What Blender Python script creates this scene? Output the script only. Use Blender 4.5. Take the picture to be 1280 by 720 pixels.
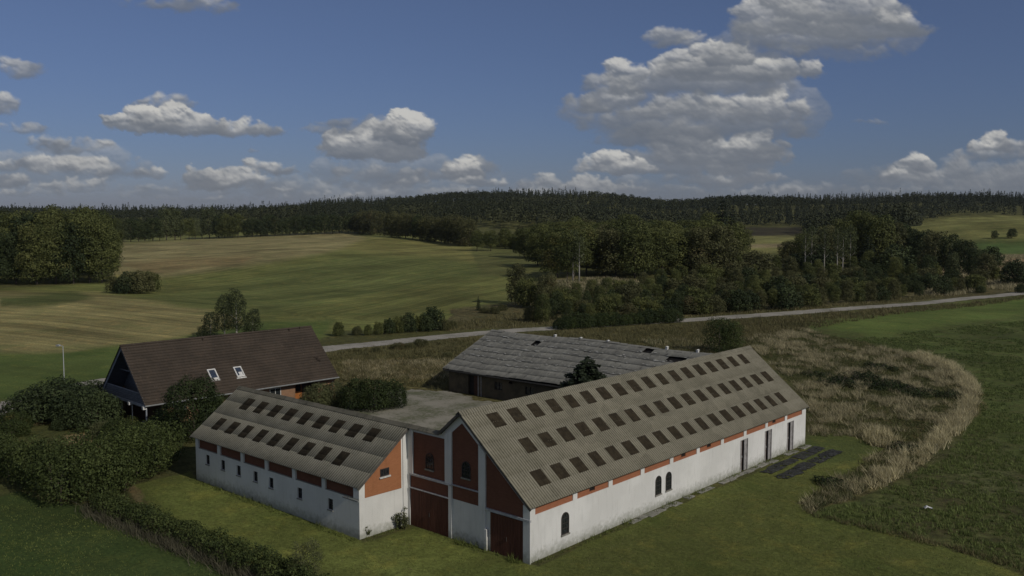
import bpy, math, random
import numpy as np
from mathutils import Vector
PI = math.pi
R = math.radians
for o in list(bpy.data.objects):
    bpy.data.objects.remove(o)
scene = bpy.context.scene
COL = scene.collection

# ------------------------------------------------------------------ camera
FPX = 1151.45                      # focal length in pixels of a 1280 px wide picture
PITCH, YAW = R(4.63), R(-41.68)
CAM = np.array([33.084, -38.672, 19.836])
cd = bpy.data.cameras.new('camera')
cam = bpy.data.objects.new('camera', cd)
COL.objects.link(cam)
cam.location = CAM
cam.rotation_euler = (R(90) - PITCH, 0, -YAW)
cd.sensor_width = 36
cd.lens = 36 * FPX / 1280
cd.clip_start = 0.5
cd.clip_end = 12000
scene.camera = cam

# ------------------------------------------------------------------ light
SUN_AZ, SUN_EL = R(-2.5), R(34)    # azimuth measured from +X towards +Y
SUN_STRENGTH, SKY_STRENGTH = 4.6, 0.084
EXPOSURE = -1.12
sd = bpy.data.lights.new('sun', 'SUN')
sd.energy = SUN_STRENGTH
sd.angle = R(0.5)
sd.color = (1.0, 0.93, 0.82)
sun = bpy.data.objects.new('sun', sd)
COL.objects.link(sun)
sv = Vector((math.cos(SUN_EL) * math.cos(SUN_AZ), math.cos(SUN_EL) * math.sin(SUN_AZ), math.sin(SUN_EL)))
sun.rotation_euler = (-sv).to_track_quat('-Z', 'Y').to_euler()
sun.location = (0, 0, 80)
scene.view_settings.view_transform = 'Standard'
scene.view_settings.look = 'None'
scene.view_settings.exposure = EXPOSURE
scene.view_settings.gamma = 1.0

FH = np.array([math.sin(YAW), math.cos(YAW), 0.0])          # forward on the ground
RT = np.array([math.cos(YAW), -math.sin(YAW), 0.0])         # right
FW = np.array([math.sin(YAW) * math.cos(PITCH), math.cos(YAW) * math.cos(PITCH), -math.sin(PITCH)])
UP = np.cross(RT, FW)


def ray(px, py):
    return FW * FPX + RT * (px - 640) - UP * (py - 360)


def project(P):
    d = P - CAM
    z = d @ FW
    return 640 + FPX * (d @ RT) / z, 360 - FPX * (d @ UP) / z, z


# ---- the sky: Nishita with fair-weather clouds laid out on the dome of directions
world = bpy.data.worlds.new('World')
scene.world = world
world.use_nodes = True


class NT:
    def __init__(self, tree):
        self.t = tree
        self.n = tree.nodes
        self.l = tree.links

    def node(self, typ, **kw):
        n = self.n.new(typ)
        for k, v in kw.items():
            setattr(n, k, v)
        return n

    def put(self, sock, v):
        if isinstance(v, bpy.types.NodeSocket):
            self.l.new(v, sock)
        elif v is not None:
            if hasattr(sock, 'default_value') and isinstance(v, (tuple, list)) and len(v) == 3 and sock.type == 'RGBA':
                v = (*v, 1)
            sock.default_value = v

    def math(self, op, a, b=None, c=None, clamp=False):
        n = self.node('ShaderNodeMath', operation=op, use_clamp=clamp)
        for i, v in enumerate((a, b, c)):
            if v is not None:
                self.put(n.inputs[i], v)
        return n.outputs[0]

    def vmath(self, op, a, b=None, c=None):
        n = self.node('ShaderNodeVectorMath', operation=op)
        for i, v in enumerate((a, b, c)):
            if v is not None:
                self.put(n.inputs[i], v)
        return n.outputs['Value'] if op in ('LENGTH', 'DOT_PRODUCT', 'DISTANCE') else n.outputs[0]

    def mix(self, fac, a, b, blend='MIX'):
        n = self.node('ShaderNodeMix', data_type='RGBA', blend_type=blend)
        self.put(n.inputs[0], fac)
        self.put(n.inputs[6], a)
        self.put(n.inputs[7], b)
        return n.outputs[2]

    def noise(self, vec, scale, detail=4, rough=0.5, color=False):
        n = self.node('ShaderNodeTexNoise')
        if vec is not None:
            self.l.new(vec, n.inputs['Vector'])
        n.inputs['Scale'].default_value = scale
        n.inputs['Detail'].default_value = detail
        n.inputs['Roughness'].default_value = rough
        return n.outputs['Color' if color else 0]

    def ramp(self, fac, *stops):
        n = self.node('ShaderNodeValToRGB')
        self.l.new(fac, n.inputs[0])
        el = n.color_ramp.elements
        while len(el) < len(stops):
            el.new(0.5)
        for e, (p, c) in zip(el, stops):
            e.position = p
            e.color = (c, c, c, 1) if isinstance(c, (int, float)) else (*c, 1)
        return n.outputs[0]

    def smooth(self, x, lo, hi):
        n = self.node('ShaderNodeMapRange', interpolation_type='SMOOTHSTEP')
        self.put(n.inputs[0], x)
        n.inputs[1].default_value = lo
        n.inputs[2].default_value = hi
        return n.outputs[0]

    def comb(self, x, y, z):
        n = self.node('ShaderNodeCombineXYZ')
        for i, v in enumerate((x, y, z)):
            self.put(n.inputs[i], v)
        return n.outputs[0]


W = NT(world.node_tree)
W.n.clear()
wo = W.node('ShaderNodeOutputWorld')
bg = W.node('ShaderNodeBackground')
W.l.new(bg.outputs[0], wo.inputs[0])
bg.inputs[1].default_value = SKY_STRENGTH
sky = W.node('ShaderNodeTexSky', sky_type='NISHITA')
sky.sun_disc = False
sky.sun_elevation = SUN_EL
sky.sun_rotation = PI / 2 - SUN_AZ
sky.altitude = 0
sky.air_density = 1.0
sky.dust_density = 0.35
sky.ozone_density = 3.5
tc = W.node('ShaderNodeTexCoord')
sep = W.node('ShaderNodeSeparateXYZ')
W.l.new(tc.outputs['Generated'], sep.inputs[0])
tint = W.ramp(sep.outputs[2], (0.0, (.68, .74, 1.14)), (.06, (.72, .77, 1.12)), (.22, (1.0, .94, 1.16)), (.5, (1, .97, 1.05)))
base_sky = W.mix(1.0, sky.outputs[0], tint, 'MULTIPLY')
# unseen cloud cover added in the high sky as neutral fill light
fill_deck = W.smooth(W.noise(scaledv := W.vmath('DIVIDE', tc.outputs['Generated'], W.comb(W.math('ADD', sep.outputs[2], .15), W.math('ADD', sep.outputs[2], .15), 1.0)), 1.6, 5, .6), .42, .6)
fill_deck = W.math('MULTIPLY', fill_deck, W.smooth(sep.outputs[2], .24, .42))
W.l.new(W.mix(fill_deck, base_sky, (7.0, 6.9, 6.8)), bg.inputs[0])

# ------------------------------------------------------------------ object helpers
def link(o, parent=None):
    COL.objects.link(o)
    if parent is not None:
        o.parent = parent
    return o


def tag(o, label=None, cat=None, group=None, kind=None):
    if label: o['label'] = label
    if cat: o['category'] = cat
    if group: o['group'] = group
    if kind: o['kind'] = kind
    return o


def empty(name, loc, rz=0.0, label=None, cat=None, group=None):
    o = bpy.data.objects.new(name, None)
    o.location = loc
    o.rotation_euler = (0, 0, rz)
    o.empty_display_size = .5
    link(o)
    return tag(o, label, cat, group)


def npmesh(name, verts, faces_idx, nper, mat, parent=None, attrs=None, smooth=False):
    """verts (n,3); faces_idx flat int array of loops; nper verts per face (constant)"""
    me = bpy.data.meshes.new(name)
    verts = np.asarray(verts, np.float32)
    faces_idx = np.asarray(faces_idx, np.int32).ravel()
    nf = len(faces_idx) // nper
    me.vertices.add(len(verts))
    me.vertices.foreach_set('co', verts.ravel())
    me.loops.add(len(faces_idx))
    me.loops.foreach_set('vertex_index', faces_idx)
    me.polygons.add(nf)
    me.polygons.foreach_set('loop_start', np.arange(nf, dtype=np.int32) * nper)
    if smooth:
        me.polygons.foreach_set('use_smooth', np.ones(nf, bool))
    for k, (dom, typ, val) in (attrs or {}).items():
        a = me.attributes.new(k, typ, dom)
        a.data.foreach_set('color' if 'COLOR' in typ else 'value', np.asarray(val, np.float32).ravel())
    me.update(calc_edges=True)
    if mat is not None:
        me.materials.append(mat)
    o = bpy.data.objects.new(name, me)
    return link(o, parent)


class MB:
    """collects boxes, prisms and tubes, and links them as one mesh object"""
    def __init__(self):
        self.v = []
        self.f = []

    def add(self, vs, fs):
        n = len(self.v)
        self.v += [tuple(map(float, p)) for p in vs]
        self.f += [tuple(n + i for i in f) for f in fs]

    def box(self, x0, x1, y0, y1, z0, z1):
        self.add([(x0, y0, z0), (x1, y0, z0), (x1, y1, z0), (x0, y1, z0), (x0, y0, z1), (x1, y0, z1), (x1, y1, z1), (x0, y1, z1)],
                 [(0, 3, 2, 1), (4, 5, 6, 7), (0, 1, 5, 4), (1, 2, 6, 5), (2, 3, 7, 6), (3, 0, 4, 7)])
        return self

    def prism(self, pts, ax, a, b):
        """polygon pts (2D) extruded along axis ax ('x' or 'y' or 'z') from a to b"""
        def m(p, t):
            return {'x': (t, p[0], p[1]), 'y': (p[0], t, p[1]), 'z': (p[0], p[1], t)}[ax]
        n = len(pts)
        self.add([m(p, a) for p in pts] + [m(p, b) for p in pts],
                 [tuple(range(n))[::-1], tuple(range(n, 2 * n))] + [(i, (i + 1) % n, n + (i + 1) % n, n + i) for i in range(n)])
        return self

    def bar(self, p, q, w, h=None):
        p, q = Vector(p), Vector(q)
        h = h or w
        d = (q - p).normalized()
        s = d.cross(Vector((0, 0, 1)))
        if s.length < 1e-3: s = Vector((1, 0, 0))
        s.normalize()
        u = s.cross(d)
        vs = []
        for c in (p, q):
            for a, b in ((-1, -1), (1, -1), (1, 1), (-1, 1)):
                vs.append(c + s * a * w / 2 + u * b * h / 2)
        self.add(vs, [(0, 1, 2, 3), (4, 7, 6, 5), (0, 4, 5, 1), (1, 5, 6, 2), (2, 6, 7, 3), (3, 7, 4, 0)])
        return self

    def tube(self, pts, rads, seg=8):
        vs = []
        n = len(pts)
        P = [Vector(p) for p in pts]
        for i, p in enumerate(P):
            d = (P[min(i + 1, n - 1)] - P[max(i - 1, 0)]).normalized()
            s = d.cross(Vector((0.13, 1, 0.05))).normalized()
            u = s.cross(d)
            for k in range(seg):
                a = 2 * PI * k / seg
                vs.append(p + (s * math.cos(a) + u * math.sin(a)) * rads[i])
        fs = [(i * seg + k, i * seg + (k + 1) % seg, (i + 1) * seg + (k + 1) % seg, (i + 1) * seg + k) for i in range(n - 1) for k in range(seg)]
        fs += [tuple(range(seg))[::-1], tuple((n - 1) * seg + k for k in range(seg))]
        self.add(vs, fs)
        return self

    def build(self, name, mat, parent=None, smooth=False):
        me = bpy.data.meshes.new(name)
        me.from_pydata(self.v, [], self.f)
        if smooth:
            me.polygons.foreach_set('use_smooth', [True] * len(me.polygons))
        me.materials.append(mat)
        me.update()
        import bmesh
        b = bmesh.new(); b.from_mesh(me); bmesh.ops.recalc_face_normals(b, faces=b.faces); b.to_mesh(me); b.free()
        return link(bpy.data.objects.new(name, me), parent)


# ------------------------------------------------------------------ materials
def mat(name, rough=.85, spec=.3):
    m = bpy.data.materials.new(name)
    m.use_nodes = True
    t = NT(m.node_tree)
    b = t.n['Principled BSDF']
    b.inputs['Roughness'].default_value = rough
    b.inputs['Specular IOR Level'].default_value = spec
    return m, t, b


def bump(t, b, h, strength, dist):
    n = t.node('ShaderNodeBump')
    n.inputs['Strength'].default_value = strength
    n.inputs['Distance'].default_value = dist
    t.l.new(h, n.inputs['Height'])
    t.l.new(n.outputs[0], b.inputs['Normal'])


def coords(t, kind='Object'):
    return t.node('ShaderNodeTexCoord').outputs[kind]


def scaled(t, v, s):
    return t.vmath('MULTIPLY', v, s)


def noisy(name, c1, c2, scale=3, rough=.85, bscale=None, bs=.3, bd=.02, stretch=(1, 1, 1), spec=.25, third=None):
    m, t, b = mat(name, rough, spec)
    co = scaled(t, coords(t), stretch)
    n = t.noise(co, scale, 6, .6)
    c = t.mix(t.smooth(n, .35, .65), c1, c2)
    if third:
        n3 = t.noise(co, scale * third[1], 5, .65)
        c = t.mix(t.smooth(n3, third[2], third[2] + .1), c, third[0])
    t.put(b.inputs['Base Color'], c)
    if bscale:
        bump(t, b, t.noise(co, bscale, 4, .6), bs, bd)
    return m


def whitewash(name):
    m, t, b = mat(name, .9, .2)
    co = coords(t)
    sp = t.node('ShaderNodeSeparateXYZ'); t.l.new(co, sp.inputs[0])
    big = t.noise(co, .35, 4, .6); fine = t.noise(co, 3.2, 6, .65)
    streak = t.noise(scaled(t, co, (3, 3, .35)), 1.6, 5, .65)
    c = t.mix(t.smooth(big, .4, .65), (.62, .62, .60), (.70, .70, .68))
    c = t.mix(t.math('MULTIPLY', t.smooth(streak, .5, .75), .35), c, (.42, .43, .40))
    # algae and splash dirt along the foot of the wall (wear, with its own outline)
    foot = t.math('ADD', t.math('MULTIPLY', sp.outputs[2], -1.3), t.math('MULTIPLY', fine, 1.9))
    c = t.mix(t.math('MULTIPLY', t.smooth(foot, -.15, 1.0), .75), c, (.24, .25, .20))
    c = t.mix(t.smooth(fine, .72, .8), c, (.36, .34, .30))
    t.put(b.inputs['Base Color'], c)
    bump(t, b, t.math('ADD', fine, t.noise(co, 14, 4, .6)), .35, .02)
    return m


def brickface(name, c1, c2, mortar, scale=1.0, dirt=.35, axis='xz'):
    m, t, b = mat(name, .9, .2)
    co = coords(t)
    sp = t.node('ShaderNodeSeparateXYZ'); t.l.new(co, sp.inputs[0])
    hx = t.math('ADD', sp.outputs[0], sp.outputs[1])
    v = t.comb(hx, sp.outputs[2], 0.0)
    br = t.node('ShaderNodeTexBrick')
    t.l.new(v, br.inputs['Vector'])
    for k, val in (('Scale', 1.0), ('Mortar Size', .006), ('Brick Width', .24), ('Row Height', .075), ('Bias', 0.0)):
        br.inputs[k].default_value = val
    br.inputs['Color1'].default_value = (*c1, 1)
    br.inputs['Color2'].default_value = (*c2, 1)
    br.inputs['Mortar'].default_value = (*mortar, 1)
    n = t.noise(scaled(t, co, (1, 1, .5)), 1.3, 6, .65)
    c = t.mix(t.math('MULTIPLY', t.smooth(n, .45, .75), dirt), br.outputs[0], tuple(x * .45 for x in c1))
    t.put(b.inputs['Base Color'], c)
    bump(t, b, t.noise(co, 9, 4, .6), .3, .02)
    return m


PITCH_C = .21


def fibrecement(name, c1, c2, moss, lichen, lich_t=.62, axis=None):
    m, t, b = mat(name, .9, .2)
    co = coords(t)
    n1 = t.noise(co, .5, 6, .65); n2 = t.noise(co, 5, 6, .7); n3 = t.noise(scaled(t, co, (1, 1, 1)), 22, 4, .7)
    c = t.mix(t.smooth(n1, .35, .65), c1, c2)
    c = t.mix(t.math('MULTIPLY', t.smooth(n2, .5, .7), .5), c, moss)
    c = t.mix(t.smooth(t.math('ADD', t.math('MULTIPLY', n2, .5), t.math('MULTIPLY', n3, .5)), lich_t, lich_t + .08), c, lichen)
    if axis is not None:      # colour darkened along the troughs of the corrugation
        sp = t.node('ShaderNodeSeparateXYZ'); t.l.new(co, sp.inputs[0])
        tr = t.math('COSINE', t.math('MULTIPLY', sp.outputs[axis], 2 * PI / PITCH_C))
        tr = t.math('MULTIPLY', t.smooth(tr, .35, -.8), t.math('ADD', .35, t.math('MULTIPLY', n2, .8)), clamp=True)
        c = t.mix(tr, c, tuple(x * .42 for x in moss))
    v = t.node('ShaderNodeTexVoronoi'); t.l.new(co, v.inputs['Vector']); v.inputs['Scale'].default_value = .9
    vc = t.node('ShaderNodeSeparateColor'); t.l.new(v.outputs['Color'], vc.inputs[0])
    c = t.mix(.16, c, t.mix(vc.outputs[0], tuple(x * .5 for x in c1), tuple(x * 1.4 for x in c2)))
    if axis is None:          # broken, stained old sheets: dark weathered streaks and bare patches
        st = t.noise(scaled(t, co, (1.0, .35, .35)), 2.6, 6, .75)
        c = t.mix(t.smooth(st, .54, .68), c, tuple(x * .5 for x in c1))
        c = t.mix(t.smooth(t.noise(scaled(t, co, (.5, 1.2, 1.2)), 4.5, 6, .8), .60, .66), c, lichen)
    t.put(b.inputs['Base Color'], c)
    bump(t, b, n3, .35, .01)
    return m


def leafmat(name, c_dark, c_light, third=None, transl=.25, hue=.0):
    """leaves: colour by clump and by leaf (attribute tint), by tree (object random)"""
    m = bpy.data.materials.new(name)
    m.use_nodes = True
    t = NT(m.node_tree)
    b = t.n['Principled BSDF']
    b.inputs['Roughness'].default_value = .7
    b.inputs['Specular IOR Level'].default_value = .2
    at = t.node('ShaderNodeAttribute', attribute_name='tint')
    oi = t.node('ShaderNodeObjectInfo')
    sp = t.node('ShaderNodeSeparateColor'); t.l.new(at.outputs['Color'], sp.inputs[0])
    f = t.math('ADD', t.math('MULTIPLY', sp.outputs[0], .6), t.math('MULTIPLY', oi.outputs['Random'], .4), clamp=True)
    c = t.mix(f, c_dark, c_light)
    if third:
        k = t.smooth(t.math('ADD', t.math('MULTIPLY', sp.outputs[1], .55), t.math('MULTIPLY', t.math('FRACT', t.math('MULTIPLY', oi.outputs['Random'], 7.31)), .6)), third[1], third[1] + .22)
        c = t.mix(k, c, third[0])
    c = t.mix(1.0, c, t.mix(sp.outputs[2], (.6, .6, .6), (1.35, 1.35, 1.35)), 'MULTIPLY')
    t.put(b.inputs['Base Color'], c)
    tr = t.node('ShaderNodeBsdfTranslucent')
    t.l.new(c, tr.inputs[0])
    mx = t.node('ShaderNodeMixShader')
    mx.inputs[0].default_value = transl
    t.l.new(b.outputs[0], mx.inputs[1]); t.l.new(tr.outputs[0], mx.inputs[2])
    t.l.new(mx.outputs[0], t.n['Material Output'].inputs[0])
    return m


def glass_mat(name, c=(.015, .018, .02), rough=.15, spec=.6):
    m, t, b = mat(name, rough, spec)
    t.put(b.inputs['Base Color'], t.mix(t.smooth(t.noise(coords(t), 6, 4), .4, .7), c, tuple(x * 2 for x in c)))
    return m


M = {}
M['white'] = whitewash('whitewash')
M['red'] = brickface('red_lime_brick', (.17, .076, .048), (.14, .062, .040), (.15, .062, .042))
M['orange'] = brickface('orange_lime_brick', (.33, .138, .072), (.285, .115, .06), (.29, .115, .07), dirt=.25)
M['amber'] = brickface('amber_lime_brick', (.37, .160, .075), (.33, .14, .065), (.28, .12, .06), dirt=.3)
M['band'] = noisy('pale_band_paint', (.45, .46, .47), (.33, .34, .35), 4, .8)
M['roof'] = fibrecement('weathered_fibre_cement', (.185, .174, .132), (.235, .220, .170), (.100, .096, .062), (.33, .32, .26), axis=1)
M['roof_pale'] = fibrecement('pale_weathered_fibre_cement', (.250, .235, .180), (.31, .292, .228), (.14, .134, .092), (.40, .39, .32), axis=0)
M['roof_ridge'] = fibrecement('mossy_ridge_sheet', (.11, .105, .08), (.15, .14, .11), (.06, .062, .035), (.24, .23, .19))
M['rooflight'] = noisy('dirty_roof_light_sheet', (.026, .021, .014), (.042, .034, .022), 2.5, .9, spec=.1, third=((.075, .066, .048), 2.2, .60))
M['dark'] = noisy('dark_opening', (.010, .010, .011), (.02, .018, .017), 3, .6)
M['glass'] = glass_mat('window_glass')
M['sky_glass'] = glass_mat('skylight_glass', (.03, .04, .06), .08, .9)
M['frame_grey'] = noisy('grey_weathered_frame', (.33, .32, .32), (.22, .21, .20), 5, .8)
M['frame_white'] = noisy('white_frame_paint', (.66, .66, .64), (.50, .50, .48), 6, .6)
M['frame_dark'] = noisy('dark_iron_frame', (.035, .03, .028), (.06, .05, .045), 9, .7)
M['door_red'] = noisy('dark_red_boarding', (.085, .034, .022), (.12, .048, .030), 1.2, .8, 20, .4, .02, (6, 6, .5))
M['door_brown'] = noisy('brown_door', (.055, .030, .022), (.09, .045, .03), 2, .8, stretch=(5, 5, .5))
M['concrete'] = noisy('old_concrete', (.30, .29, .26), (.18, .18, .15), 1.3, .9, 12, .4, .02)
M['verge'] = noisy('grey_verge_board', (.07, .068, .06), (.11, .10, .09), 4, .85)
M['tile'] = None
M['timber_blue'] = noisy('blue_grey_boarding', (.15, .16, .18), (.10, .108, .122), 2, .8, stretch=(1, 1, 6))
M['timber_pale'] = noisy('pale_grey_boarding', (.30, .32, .35), (.20, .22, .25), 2, .8)
M['wood'] = noisy('orange_varnished_wood', (.38, .15, .045), (.28, .10, .03), 3, .5, stretch=(1, 1, 4))
M['house_brick'] = brickface('yellow_brown_brick', (.30, .17, .095), (.24, .13, .075), (.22, .18, .14), dirt=.2)
M['house_brick_dark'] = brickface('red_brown_brick', (.12, .06, .04), (.09, .045, .032), (.12, .10, .08), dirt=.2)
M['barn_render'] = noisy('mottled_brown_render', (.115, .095, .062), (.07, .060, .042), 1.1, .9, 8, .4, .02, third=((.17, .14, .09), 2, .6))
M['gutter'] = noisy('grey_white_gutter', (.24, .25, .25), (.18, .19, .19), 3, .5)
M['trunk'] = noisy('grey_brown_bark', (.06, .05, .038), (.11, .095, .075), 4, .9, stretch=(1, 1, .3))
M['birch_bark'] = noisy('pale_birch_bark', (.42, .40, .36), (.20, .19, .17), 5, .8, stretch=(1, 1, 1.5))
M['steel'] = noisy('galvanised_steel', (.42, .44, .45), (.34, .36, .37), 5, .45)
M['lamp_glass'] = noisy('lamp_cover', (.6, .6, .58), (.5, .5, .48), 4, .3)
M['plastic_black'] = noisy('black_ground_sheet', (.022, .023, .022), (.040, .042, .038), 1.4, .85, 5, .9, .06, third=((.085, .088, .085), 2.6, .56))
M['plastic_white'] = noisy('white_plastic', (.75, .76, .78), (.55, .56, .58), 4, .5, 6, .6, .04)
def gravelmat(name, c1, c2, c3, sc=1.0):
    m, t, b = mat(name, .95, .15)
    co = coords(t)
    n = t.noise(co, .35 * sc, 6, .65); n2 = t.noise(co, 3 * sc, 6, .7); n3 = t.noise(co, 30 * sc, 3, .6)
    c = t.mix(t.smooth(n, .35, .65), c1, c2)
    c = t.mix(t.math('MULTIPLY', t.smooth(t.math('ADD', t.math('MULTIPLY', n2, .45), t.math('MULTIPLY', n, .55)), .46, .60), .75), c, c3)
    c = t.mix(1.0, c, t.ramp(n3, (.3, .7), (.7, 1.3)), 'MULTIPLY')
    t.put(b.inputs['Base Color'], c)
    bump(t, b, t.math('ADD', n2, n3), .4, .03)
    return m
M['road'] = gravelmat('pale_gravel_road', (.34, .32, .28), (.28, .265, .235), (.20, .195, .155), .6)
M['yard'] = gravelmat('yard_gravel', (.27, .255, .21), (.20, .19, .15), (.085, .10, .045))


def tilemat():
    m, t, b = mat('old_brown_roof_tile', .85, .25)
    co = coords(t)
    n = t.noise(co, .45, 5, .6); n2 = t.noise(co, 2.4, 6, .7); n3 = t.noise(co, 7.5, 3, .7)
    c = t.mix(t.smooth(n, .35, .65), (.044, .035, .027), (.060, .047, .036))
    c = t.mix(t.math('MULTIPLY', t.smooth(n2, .48, .7), .6), c, (.080, .058, .042))
    c = t.mix(t.smooth(n3, .66, .74), c, (.20, .18, .15))
    c = t.mix(t.math('MULTIPLY', t.smooth(t.noise(co, 1.1, 5, .7), .6, .72), .5), c, (.033, .03, .022))
    t.put(b.inputs['Base Color'], c)
    bump(t, b, n3, .4, .02)
    return m
M['tile'] = tilemat()
M['old_roof'] = fibrecement('crumbling_grey_roof_sheet', (.19, .188, .168), (.25, .247, .22), (.115, .116, .09), (.42, .42, .39), .59)

# foliage
M['leaf_oak'] = leafmat('oak_leaves', (.048, .064, .022), (.160, .172, .055), ((.120, .105, .038), .93))
M['leaf_dark'] = leafmat('dark_leaves', (.026, .040, .018), (.070, .090, .034), ((.062, .062, .028), .95))
M['leaf_hedge'] = leafmat('hedge_leaves', (.030, .048, .015), (.082, .104, .031), ((.11, .092, .028), .84))
M['leaf_juniper'] = leafmat('juniper_needles', (.026, .040, .016), (.062, .082, .032), None, .1)
M['leaf_yard'] = leafmat('dense_bush_leaves', (.018, .030, .011), (.048, .066, .020), None, .15)
M['leaf_pale'] = leafmat('pale_shrub_leaves', (.060, .070, .030), (.125, .135, .060), None, .2)
M['leaf_brown'] = leafmat('brownish_leaves', (.058, .064, .028), (.132, .132, .056), ((.11, .085, .040), .92))
M['leaf_willow'] = leafmat('willow_leaves', (.065, .080, .036), (.125, .145, .065), None, .3)
M['needle'] = leafmat('spruce_needles', (.014, .024, .014), (.036, .048, .026), None, .05)
M['leaf_birch'] = leafmat('birch_leaves', (.030, .042, .020), (.072, .086, .038), None, .3)
M['far_leaf'] = leafmat('far_forest_leaves', (.011, .021, .013), (.060, .066, .030), ((.062, .052, .027), .65), .1)
M['straw'] = leafmat('dry_straw_grass', (.185, .165, .092), (.47, .42, .26), ((.095, .11, .045), .70), .3)
M['band_straw'] = leafmat('pale_standing_grass', (.36, .32, .18), (.70, .63, .40), ((.20, .18, .08), .85), .3)
M['bank_green'] = leafmat('green_brown_undergrowth', (.055, .072, .024), (.15, .155, .062), ((.20, .17, .10), .80), .3)
M['meadow'] = leafmat('meadow_grass', (.075, .078, .032), (.20, .178, .085), ((.085, .062, .036), .68), .3)
M['green_grass'] = leafmat('green_grass_blades', (.095, .122, .032), (.190, .220, .062), ((.20, .18, .085), .86), .3)
M['crop'] = leafmat('young_crop_leaves', (.065, .092, .030), (.165, .205, .065), ((.19, .19, .09), .86), .3)
M['dry_brush'] = leafmat('dead_brush', (.058, .056, .036), (.14, .13, .085), ((.06, .07, .03), .6), .1)

# ------------------------------------------------------------------ terrain
def gauss(a, b, ca, cb, sa, sb):
    return np.exp(-((a - ca) / sa) ** 2 - ((b - cb) / sb) ** 2)


def sstep(x, a, b):
    t = np.clip((x - a) / (b - a), 0, 1)
    return t * t * (3 - 2 * t)


def ground(x, y):
    x = np.asarray(x, float); y = np.asarray(y, float)
    dx, dy = x - CAM[0], y - CAM[1]
    u = dx * RT[0] + dy * RT[1]
    v = dx * FH[0] + dy * FH[1]
    h = 4.5 * gauss(u, v, -70, 560, 130, 150)              # crown of the big stubble field
    h = h - 2.2 * gauss(u, v, -95, 255, 90, 60)            # hollow in it
    h = h + 1.6 * gauss(u, v, -120, 190, 60, 35)
    h = h + 1.8 * gauss(u, v, 40, 330, 60, 70)
    h = h + 15.0 * gauss(u, v, 300, 560, 110, 110)         # hill field on the right
    h = h + 4.0 * gauss(u, v, 130, 480, 60, 90)
    ph = 8 * np.sin(u / 190 + 1.0) + 5 * np.sin(u / 83 + .4)
    a = u / np.maximum(v, 1)
    ridge = 22 + 18 * sstep(a, -.35, -.12) + 5 * np.exp(-((a + .08) / .07) ** 2) - 6 * np.exp(-((a - .17) / .05) ** 2) + 5 * np.exp(-((a - .25) / .05) ** 2) + 6 * sstep(a, .35, .55)
    ridge = ridge - 9 + ph * .35
    h = h + ridge * sstep(v, 750, 1500) - 6 * sstep(v, 1600, 2600)
    h = h + 6 * np.exp(-((a - .0) / .09) ** 2) * sstep(v, 620, 900)
    fold = np.sin(v / 118 + 1.1 * np.sin(u / 260 + .5) + u / 420) 
    h = h + fold * 6.5 * sstep(v, 640, 900) * (1 - sstep(v, 1350, 1600)) * sstep(np.abs(u - 300), 60, 220)
    # gentle unevenness away from the farm yard
    far = sstep(np.hypot(u + 10, v - 75), 70, 160)
    h = h + far * .45 * (np.sin(u / 21 + np.sin(v / 33)) + np.sin(v / 27 + 1.3 * np.sin(u / 40)))
    return h


def hit(px, py):
    """the point of the ground seen at a place of the photograph"""
    d = ray(px, py)
    d = d / (d @ FH)
    vs = np.concatenate([np.linspace(20, 200, 700), np.linspace(200, 900, 1400)[1:], np.linspace(900, 3500, 1500)[1:]])
    P = CAM[None] + d[None] * vs[:, None]
    g = P[:, 2] - ground(P[:, 0], P[:, 1])
    i = np.argmax(g < 0)
    if g[i] >= 0:
        i = len(vs) - 1
    j = max(i - 1, 0)
    t = g[j] / (g[j] - g[i] + 1e-9)
    Q = P[j] + (P[i] - P[j]) * t
    return np.array([Q[0], Q[1], ground(Q[0], Q[1])])


def at(u, v):
    p = CAM + RT * u + FH * v
    return np.array([p[0], p[1], float(ground(p[0], p[1]))])


def dist(P):
    return float((np.asarray(P) - CAM) @ FH)


def inpoly(x, y, poly):
    inside = np.zeros(x.shape, bool)
    n = len(poly)
    for i in range(n):
        x0, y0 = poly[i]; x1, y1 = poly[(i + 1) % n]
        if y0 == y1: continue
        c = ((y0 > y) != (y1 > y)) & (x < (x1 - x0) * (y - y0) / (y1 - y0) + x0)
        inside ^= c
    return inside


def sdist(x, y, poly):
    """signed distance, positive inside"""
    d = np.full(x.shape, 1e9)
    n = len(poly)
    for i in range(n):
        x0, y0 = poly[i]; x1, y1 = poly[(i + 1) % n]
        ex, ey = x1 - x0, y1 - y0
        t = np.clip(((x - x0) * ex + (y - y0) * ey) / (ex * ex + ey * ey + 1e-9), 0, 1)
        d = np.minimum(d, np.hypot(x - x0 - t * ex, y - y0 - t * ey))
    return np.where(inpoly(x, y, poly), d, -d)


# ------------------------------------------------------------------ noise used for shapes and for the clouds
def vnoise(x, y, seed):
    xi = np.floor(x).astype(np.int64); yi = np.floor(y).astype(np.int64)
    xf = x - xi; yf = y - yi
    u = xf * xf * xf * (xf * (xf * 6 - 15) + 10); v = yf * yf * yf * (yf * (yf * 6 - 15) + 10)
    def g(a, b):
        n = (a * 374761393 + b * 668265263 + seed * 1442695041) & 0x7fffffff
        n = ((n ^ (n >> 13)) * 1274126177) & 0x7fffffff
        n = (n ^ (n >> 16)) & 0xffff
        return n / 65535.0
    return (g(xi, yi) * (1 - u) + g(xi + 1, yi) * u) * (1 - v) + (g(xi, yi + 1) * (1 - u) + g(xi + 1, yi + 1) * u) * v


def fbm(x, y, seed, octv=5, gain=.5):
    s = 0; a = 1; t = 0
    for i in range(octv):
        s = s + a * vnoise(x * 2 ** i + 17.3 * i, y * 2 ** i - 9.1 * i, seed + i)
        t += a; a *= gain
    return s / t


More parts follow.
